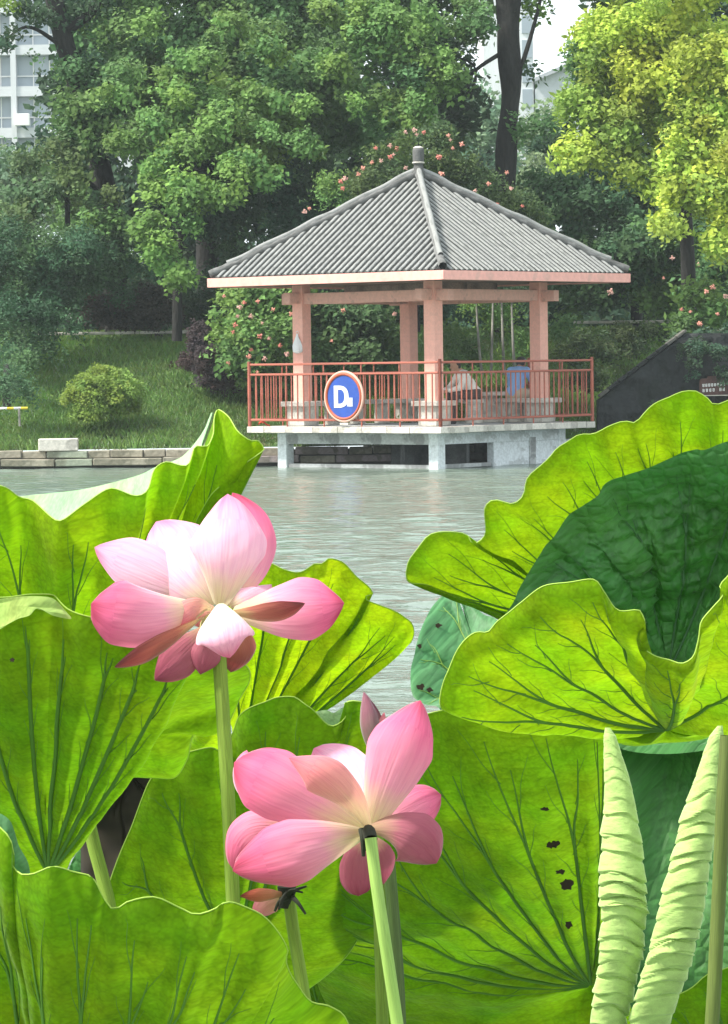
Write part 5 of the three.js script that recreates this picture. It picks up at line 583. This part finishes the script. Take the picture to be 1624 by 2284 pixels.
// loose stems whose leaves stand outside the picture or behind the others
const stemThing = (label, pts, r0, r1, mat) => { const w = pts.map(p => P(...p)); const g = thing('lotus_plant', label, 'lotus plant', w[0].clone()); const l = w[w.length - 1]; w.push(V(l.x, -0.3, l.z)); part(g, 'stem', shiftTo(taperTube(w, r0, r1, 14, 1, 70), g), mat); };
stemThing('straight olive green stem at the right edge beside the rolled leaf', [[1622, 1640, 2.72], [1614, 1760, 2.72], [1603, 2000, 2.73], [1588, 2283, 2.74], [1580, 2400, 2.75]], 0.0058, 0.0066, std({ map: mottle([0.095, 0.13, 0.022], 0.25, 1301), roughness: 0.75 }));
stemThing('curved green stem in the dark gap under the funnel leaf', [[190, 1790, 3.5], [206, 1870, 3.5], [230, 1960, 3.5], [248, 2040, 3.5], [255, 2120, 3.5]], 0.0072, 0.0066, LM.stem);
stemThing('dark stem just behind the lower flower stem', [[866, 1900, 3.3], [874, 2000, 3.3], [884, 2120, 3.3], [892, 2283, 3.3]], 0.0062, 0.0066, LM.stemDark);

// petals
const petalTex = (() => { const t = tex(512, (u, v) => { const s = 1 + 0.10 * tfbm(u * 6, v * 0.6, 8, 1401, 3) + 0.06 * tnoise(u * 60, v * 5, 60, 1403); return [Math.min(1, 0.97 * s), 0.93 * s * s, 0.95 * s]; }); return t; })();
const petalBump = tex(256, (u, v) => 0.5 + 0.4 * tnoise(u * 34, v * 2, 34, 1411) + 0.2 * tfbm(u, v, 4, 1412, 3), false);
const petalMat = phy({ map: petalTex, vertexColors: true, roughness: 1, transmission: 0.37, thickness: 0, side: THREE.DoubleSide, bumpMap: petalBump, bumpScale: 0.0003, clearcoat: 0.22, clearcoatRoughness: 0.5 });
const mix = (a, b, t) => a.map((x, i) => x + (b[i] - x) * t);
const PET = { pink: [[0.72, 0.66, 0.34], [0.86, 0.34, 0.46], [0.80, 0.14, 0.29], [0.46, 0.02, 0.085]], pale: [[0.74, 0.68, 0.38], [0.90, 0.56, 0.66], [0.86, 0.42, 0.58], [0.72, 0.14, 0.30]], red: [[0.55, 0.42, 0.17], [0.42, 0.13, 0.08], [0.25, 0.04, 0.035], [0.11, 0.012, 0.015]], rose: [[0.48, 0.34, 0.20], [0.46, 0.13, 0.18], [0.42, 0.08, 0.14], [0.26, 0.02, 0.06]], amber: [[0.66, 0.54, 0.28], [0.78, 0.36, 0.29], [0.78, 0.24, 0.27], [0.70, 0.11, 0.18]] };  // base to tip pigment; pale, red and rose also paint lit and shaded petals
/* base, tip, mid: [px, py, d]; w: width in picture units; n: camera-space direction that the back of the petal faces; cup: half angle of its cross section */
function petal(g, o) {
  const B = P(...o.base), T = P(...o.tip), Mi = P(...o.mid), Q = Mi.clone().multiplyScalar(2).sub(B.clone().lerp(T, 0.5));
  const A = t => B.clone().multiplyScalar((1 - t) * (1 - t)).addScaledVector(Q, 2 * t * (1 - t)).addScaledVector(T, t * t), dA = t => B.clone().multiplyScalar(-2 * (1 - t)).addScaledVector(Q, 2 - 4 * t).addScaledVector(T, 2 * t).normalize();
  const n0 = camDir(...(o.n || [0, 0, 1])), cup = o.cup ?? 0.85, k = o.mid[2] / PXF, Hw = o.w / 2 * k, sk = o.skew ?? 0, pk = o.peak ?? 0.58, cols = PET[o.c || 'pink'], sd = o.seed ?? Math.floor(o.tip[0]);
  const shape = t => t < pk ? 0.20 + 0.80 * Math.sin(t / pk * Math.PI / 2) : Math.pow(Math.max(0, Math.cos((t - pk) / (1 - pk) * Math.PI / 2)), o.blunt ?? 0.8);
  const NT = 40, NV = 22, pos = [], uv = [], col = [], idx = [];
  for (let i = 0; i <= NT; i++) for (let j = 0; j <= NV; j++) { const t = i / NT, v = j / NV * 2 - 1, d = dA(t), Sx = n0.clone().cross(d).normalize(), N = d.clone().cross(Sx).negate(); if (N.dot(n0) < 0) N.negate(); const h = Hw * shape(t) * (1 + 0.025 * Math.sin(t * 23 + sd + v) * t), a = v * cup;
    const p = A(t).addScaledVector(Sx, h * Math.sin(a) / Math.sin(cup) + h * sk * (1 - v * v)).addScaledVector(N, -h * (1 - Math.cos(a)) / Math.sin(cup) * (o.in ?? 1)); p.addScaledVector(N, h * (0.07 * fbm(t * 3 + sd, v * 1.6, 1, 3) + 0.025 * noise3(v * 7 + sd, t * 2.2, 4) * t) + (o.roll ? -o.roll * Math.pow(Math.max(0, v * (o.rollSide ?? 1)), 3) * h : 0));
    pos.push(p.x - g.position.x, p.y - g.position.y, p.z - g.position.z); uv.push(j / NV, t * 1.3); const tt = t + 0.05 * noise3(v * 4 + sd, t * 3, 2) + 0.06 * v * v, c = tt < 0.35 ? mix(cols[0], cols[1], Math.pow(Math.max(0, tt) / 0.35, 1.5)) : tt < 0.8 ? mix(cols[1], cols[2], (tt - 0.35) / 0.45) : mix(cols[2], cols[3], sm(Math.min(1, (tt - 0.8) / 0.24))); col.push(...c); }
  for (let i = 0; i < NT; i++) for (let j = 0; j < NV; j++) { const a = i * (NV + 1) + j, b = a + NV + 1; idx.push(a, b, a + 1, b, b + 1, a + 1); }
  const geo = new THREE.BufferGeometry(); geo.setAttribute('position', new THREE.Float32BufferAttribute(pos, 3)); geo.setAttribute('uv', new THREE.Float32BufferAttribute(uv, 2)); geo.setAttribute('color', new THREE.Float32BufferAttribute(col, 3)); geo.setIndex(idx); geo.computeVertexNormals();
  return part(g, 'petal', geo, petalMat);
}
{
  const F = thing('lotus_flower', 'upper pink lotus flower with white lit top petals on a long stem', 'lotus flower', P(488, 1375, 3.1));
  [ { base: [500, 1345, 3.16], mid: [556, 1222, 3.17], tip: [518, 1098, 3.2], w: 118, c: 'pink', cup: 0.7 },
    { base: [490, 1352, 3.12], mid: [506, 1222, 3.085], tip: [508, 1101, 3.13], w: 176, c: 'pale', cup: 1.05, blunt: 0.55 },
    { base: [478, 1348, 3.13], mid: [400, 1250, 3.14], tip: [348, 1163, 3.2], w: 178, c: 'pale', n: [-0.25, 0.35, 0.9], cup: 0.8, peak: 0.66, blunt: 0.45 },
    { base: [470, 1345, 3.15], mid: [330, 1262, 3.14], tip: [211, 1220, 3.16], w: 120, c: 'pale', n: [-0.1, 0.4, 0.9], cup: 0.7, peak: 0.62 },
    { base: [455, 1350, 3.09], mid: [322, 1366, 3.03], tip: [203, 1346, 3.02], w: 150, c: 'pink', n: [0, 0.15, 1], cup: 1.05, peak: 0.62, blunt: 0.42 },
    { base: [452, 1378, 3.08], mid: [365, 1440, 3.035], tip: [255, 1488, 3.01], w: 58, c: 'red', n: [-0.3, -0.5, 0.8], cup: 0.7 },
    { base: [468, 1395, 3.09], mid: [412, 1462, 3.075], tip: [345, 1517, 3.07], w: 88, c: 'rose', n: [-0.2, -0.4, 0.9], cup: 0.8 },
    { base: [482, 1400, 3.085], mid: [462, 1455, 3.075], tip: [447, 1504, 3.08], w: 70, c: 'rose', n: [0, -0.4, 0.9], cup: 0.8 },
    { base: [500, 1395, 3.1], mid: [540, 1452, 3.10], tip: [515, 1499, 3.12], w: 84, c: 'red', n: [0.4, -0.5, 0.7], cup: 0.8, blunt: 0.5 },
    { base: [492, 1345, 3.06], mid: [500, 1402, 3.005], tip: [513, 1467, 3.01], w: 132, c: 'pale', n: [0, 0.35, 0.9], cup: 0.95, peak: 0.42, blunt: 0.5 },
    { base: [515, 1366, 3.06], mid: [598, 1372, 3.03], tip: [681, 1345, 3.02], w: 56, c: 'red', n: [0.1, -0.5, 0.8], cup: 0.7 },
    { base: [520, 1365, 3.1], mid: [655, 1357, 3.07], tip: [768, 1344, 3.07], w: 142, c: 'pink', n: [0.1, 0.1, 1], cup: 0.9, peak: 0.58, blunt: 0.72 },
    { base: [512, 1350, 3.14], mid: [560, 1325, 3.15], tip: [606, 1303, 3.19], w: 66, c: 'pale', n: [0, 0.4, 0.9] },
    { base: [490, 1368, 3.115], mid: [455, 1370, 3.11], tip: [415, 1382, 3.11], w: 60, c: 'amber', n: [0, 0, 1] },
    { base: [470, 1360, 3.1], mid: [432, 1362, 3.07], tip: [385, 1400, 3.06], w: 60, c: 'amber', n: [0, -0.1, 1] },
  ].forEach(p => petal(F, p));
  part(F, 'receptacle', new THREE.SphereGeometry(0.017, 16, 12).scale(1, 0.8, 1).translate(0, -0.008, 0.012), std({ color: C3(0.45, 0.42, 0.16), roughness: 0.8 }));
  const st = [[487, 1388, 3.1], [490, 1470, 3.09], [498, 1600, 3.09], [508, 1760, 3.09], [519, 1990, 3.1], [525, 2150, 3.1]].map(p => P(...p)); const l = st[st.length - 1]; st.push(V(l.x, -0.3, l.z)); part(F, 'stem', shiftTo(taperTube(st, 0.0064, 0.0068, 14, 1, 90), F), LM.stem);
}
{
  const F = thing('lotus_flower', 'lower pink lotus flower turned away showing its pale base and black stub', 'lotus flower', P(820, 1852, 2.95));
  [ { base: [800, 1830, 2.97], mid: [765, 1735, 3.0], tip: [700, 1668, 3.06], w: 150, c: 'pale', n: [-0.2, 0.4, 0.9], cup: 0.7, blunt: 0.45 },
    { base: [822, 1858, 2.95], mid: [878, 1690, 2.90], tip: [938, 1561, 2.93], w: 150, c: 'pink', n: [-0.15, 0.1, 1], cup: 1.0, blunt: 0.6 },
    { base: [830, 1845, 2.95], mid: [915, 1805, 2.95], tip: [984, 1772, 2.98], w: 96, c: 'pink', n: [0.3, 0.2, 0.9], cup: 0.8, peak: 0.7, blunt: 0.4 },
    { base: [828, 1852, 2.94], mid: [915, 1872, 2.92], tip: [974, 1925, 2.95], w: 128, c: 'rose', n: [0.2, -0.2, 0.95], cup: 0.95, peak: 0.66, blunt: 0.42 },
    { base: [832, 1868, 2.965], mid: [858, 1915, 2.965], tip: [855, 1972, 2.98], w: 56, c: 'rose', n: [0.3, -0.2, 0.9] },
    { base: [818, 1866, 2.96], mid: [795, 1925, 2.955], tip: [800, 1998, 2.96], w: 82, c: 'rose', n: [-0.2, -0.1, 1], cup: 0.7, peak: 0.7, blunt: 0.35 },
    { base: [818, 1856, 2.945], mid: [650, 1765, 2.91], tip: [522, 1700, 2.93], w: 158, c: 'pink', n: [-0.2, 0.25, 0.95], cup: 0.95, peak: 0.68, blunt: 0.4 },
    { base: [800, 1858, 2.97], mid: [590, 1760, 2.98], tip: [551, 1672, 3.0], w: 90, c: 'pale', n: [-0.2, 0.4, 0.9] },
    { base: [820, 1848, 2.93], mid: [745, 1755, 2.86], tip: [644, 1690, 2.87], w: 94, c: 'amber', n: [-0.2, 0.1, 1], cup: 1.15, skew: -0.06 },
    { base: [700, 1868, 2.96], mid: [560, 1850, 2.95], tip: [520, 1938, 2.97], w: 86, c: 'pink', n: [-0.4, 0, 0.9], cup: 0.9, blunt: 0.4 },
    { base: [815, 1860, 2.94], mid: [672, 1900, 2.88], tip: [519, 1942, 2.91], w: 150, c: 'pink', n: [-0.1, -0.05, 1], cup: 1.0, peak: 0.6, blunt: 0.5 },
  ].forEach(p => petal(F, p));
  const blk = std({ color: C3(0.018, 0.022, 0.012), roughness: 0.85 });
  part(F, 'stub', shiftTo(taperTube([P(820, 1846, 2.925), P(824, 1858, 2.905), P(827, 1872, 2.9)], t => 0.0030 + 0.0030 * Math.sin(Math.min(1, t * 1.3) * 1.57), 0, 12), F), blk);
  const r = rng(61); for (let i = 0; i < 5; i++) part(F, 'dried_stamen', shiftTo(taperTube([P(806 + i * 6, 1848, 2.915), P(806 + i * 5 + r() * 6, 1872, 2.91), P(808 + i * 4 + r() * 4, 1886 + r() * 26, 2.912)], 0.0028, 0.0016, 6), F), blk);
  const st = [[827, 1868, 2.895], [838, 1960, 2.89], [856, 2080, 2.89], [886, 2283, 2.9], [900, 2400, 2.9]].map(p => P(...p)); const l = st[st.length - 1]; st.push(V(l.x + 0.02, -0.3, l.z)); part(F, 'stem', shiftTo(taperTube(st, 0.0052, 0.0068, 14, 1, 90), F), std({ map: mottle([0.30, 0.46, 0.10], 0.2, 1421), roughness: 0.7 }));
}
{ // bud behind the lower flower
  const F = thing('lotus_bud', 'closed purplish bud rising behind the lower flower', 'lotus bud', P(830, 1690, 3.3)); const m0 = PET.rose; PET.bud = [[0.22, 0.2, 0.12], [0.24, 0.17, 0.14], [0.28, 0.10, 0.14], [0.20, 0.05, 0.09]];
  petal(F, { base: [836, 1700, 3.3], mid: [816, 1620, 3.29], tip: [811, 1542, 3.31], w: 50, c: 'bud', cup: 1.3, n: [-0.5, 0, 0.8] }); petal(F, { base: [838, 1700, 3.295], mid: [838, 1625, 3.285], tip: [818, 1548, 3.3], w: 44, c: 'bud', cup: 1.3, n: [0.5, 0, 0.8] }); petal(F, { base: [838, 1700, 3.32], mid: [832, 1625, 3.325], tip: [816, 1550, 3.31], w: 52, c: 'bud', cup: 1.2, n: [0, 0, -1] }); petal(F, { base: [842, 1700, 3.31], mid: [856, 1640, 3.3], tip: [858, 1588, 3.31], w: 34, c: 'amber', cup: 1, n: [0.6, 0, 0.6] });
  const a = P(837, 1695, 3.305); stemCurve([a, ...down(a, 0.02, -0.03).slice(1)], 0.006, 0.007, F, LM.stem);
}
{ // withered flower under it
  const F = thing('withered_lotus_flower', 'withered orange brown flower with black sepals under the lower flower', 'lotus flower', P(640, 2000, 3.12)); PET.wither = [[0.4, 0.24, 0.1], [0.55, 0.2, 0.1], [0.5, 0.1, 0.05], [0.25, 0.03, 0.03]];
  petal(F, { base: [640, 1996, 3.12], mid: [590, 1999, 3.1], tip: [535, 1998, 3.1], w: 34, c: 'wither', n: [0, -0.3, 0.9] }); petal(F, { base: [635, 2000, 3.13], mid: [600, 2018, 3.13], tip: [572, 2044, 3.14], w: 54, c: 'amber', n: [0, -0.3, 0.9], blunt: 0.4 });
  const blk = std({ color: C3(0.02, 0.022, 0.013), roughness: 0.85 }); for (const [a, b, c] of [[[640, 2000], [652, 1985], [676, 1990]], [[642, 2000], [622, 2012], [613, 2032]], [[648, 1996], [664, 2012], [682, 2038]], [[640, 1994], [630, 2004], [622, 2028]], [[650, 1994], [660, 1984], [684, 1976]]]) part(F, 'sepal', shiftTo(taperTube([P(...a, 3.11), P(...b, 3.1), P(...c, 3.1)], 0.0034, 0.0013, 8, 0.6), F), blk);
  part(F, 'receptacle', new THREE.CylinderGeometry(0.009, 0.006, 0.02, 14), blk);
  const st = [[645, 2005, 3.12], [655, 2080, 3.12], [672, 2180, 3.12], [688, 2283, 3.12], [700, 2400, 3.12]].map(p => P(...p)); const l = st[st.length - 1]; st.push(V(l.x, -0.3, l.z)); part(F, 'stem', shiftTo(taperTube(st, 0.0058, 0.0066, 12, 1, 70), F), LM.stem);
}
scene.traverse(o => { if (o.isMesh) { o.castShadow = true; o.receiveShadow = true; } });
renderer.render(scene, camera);
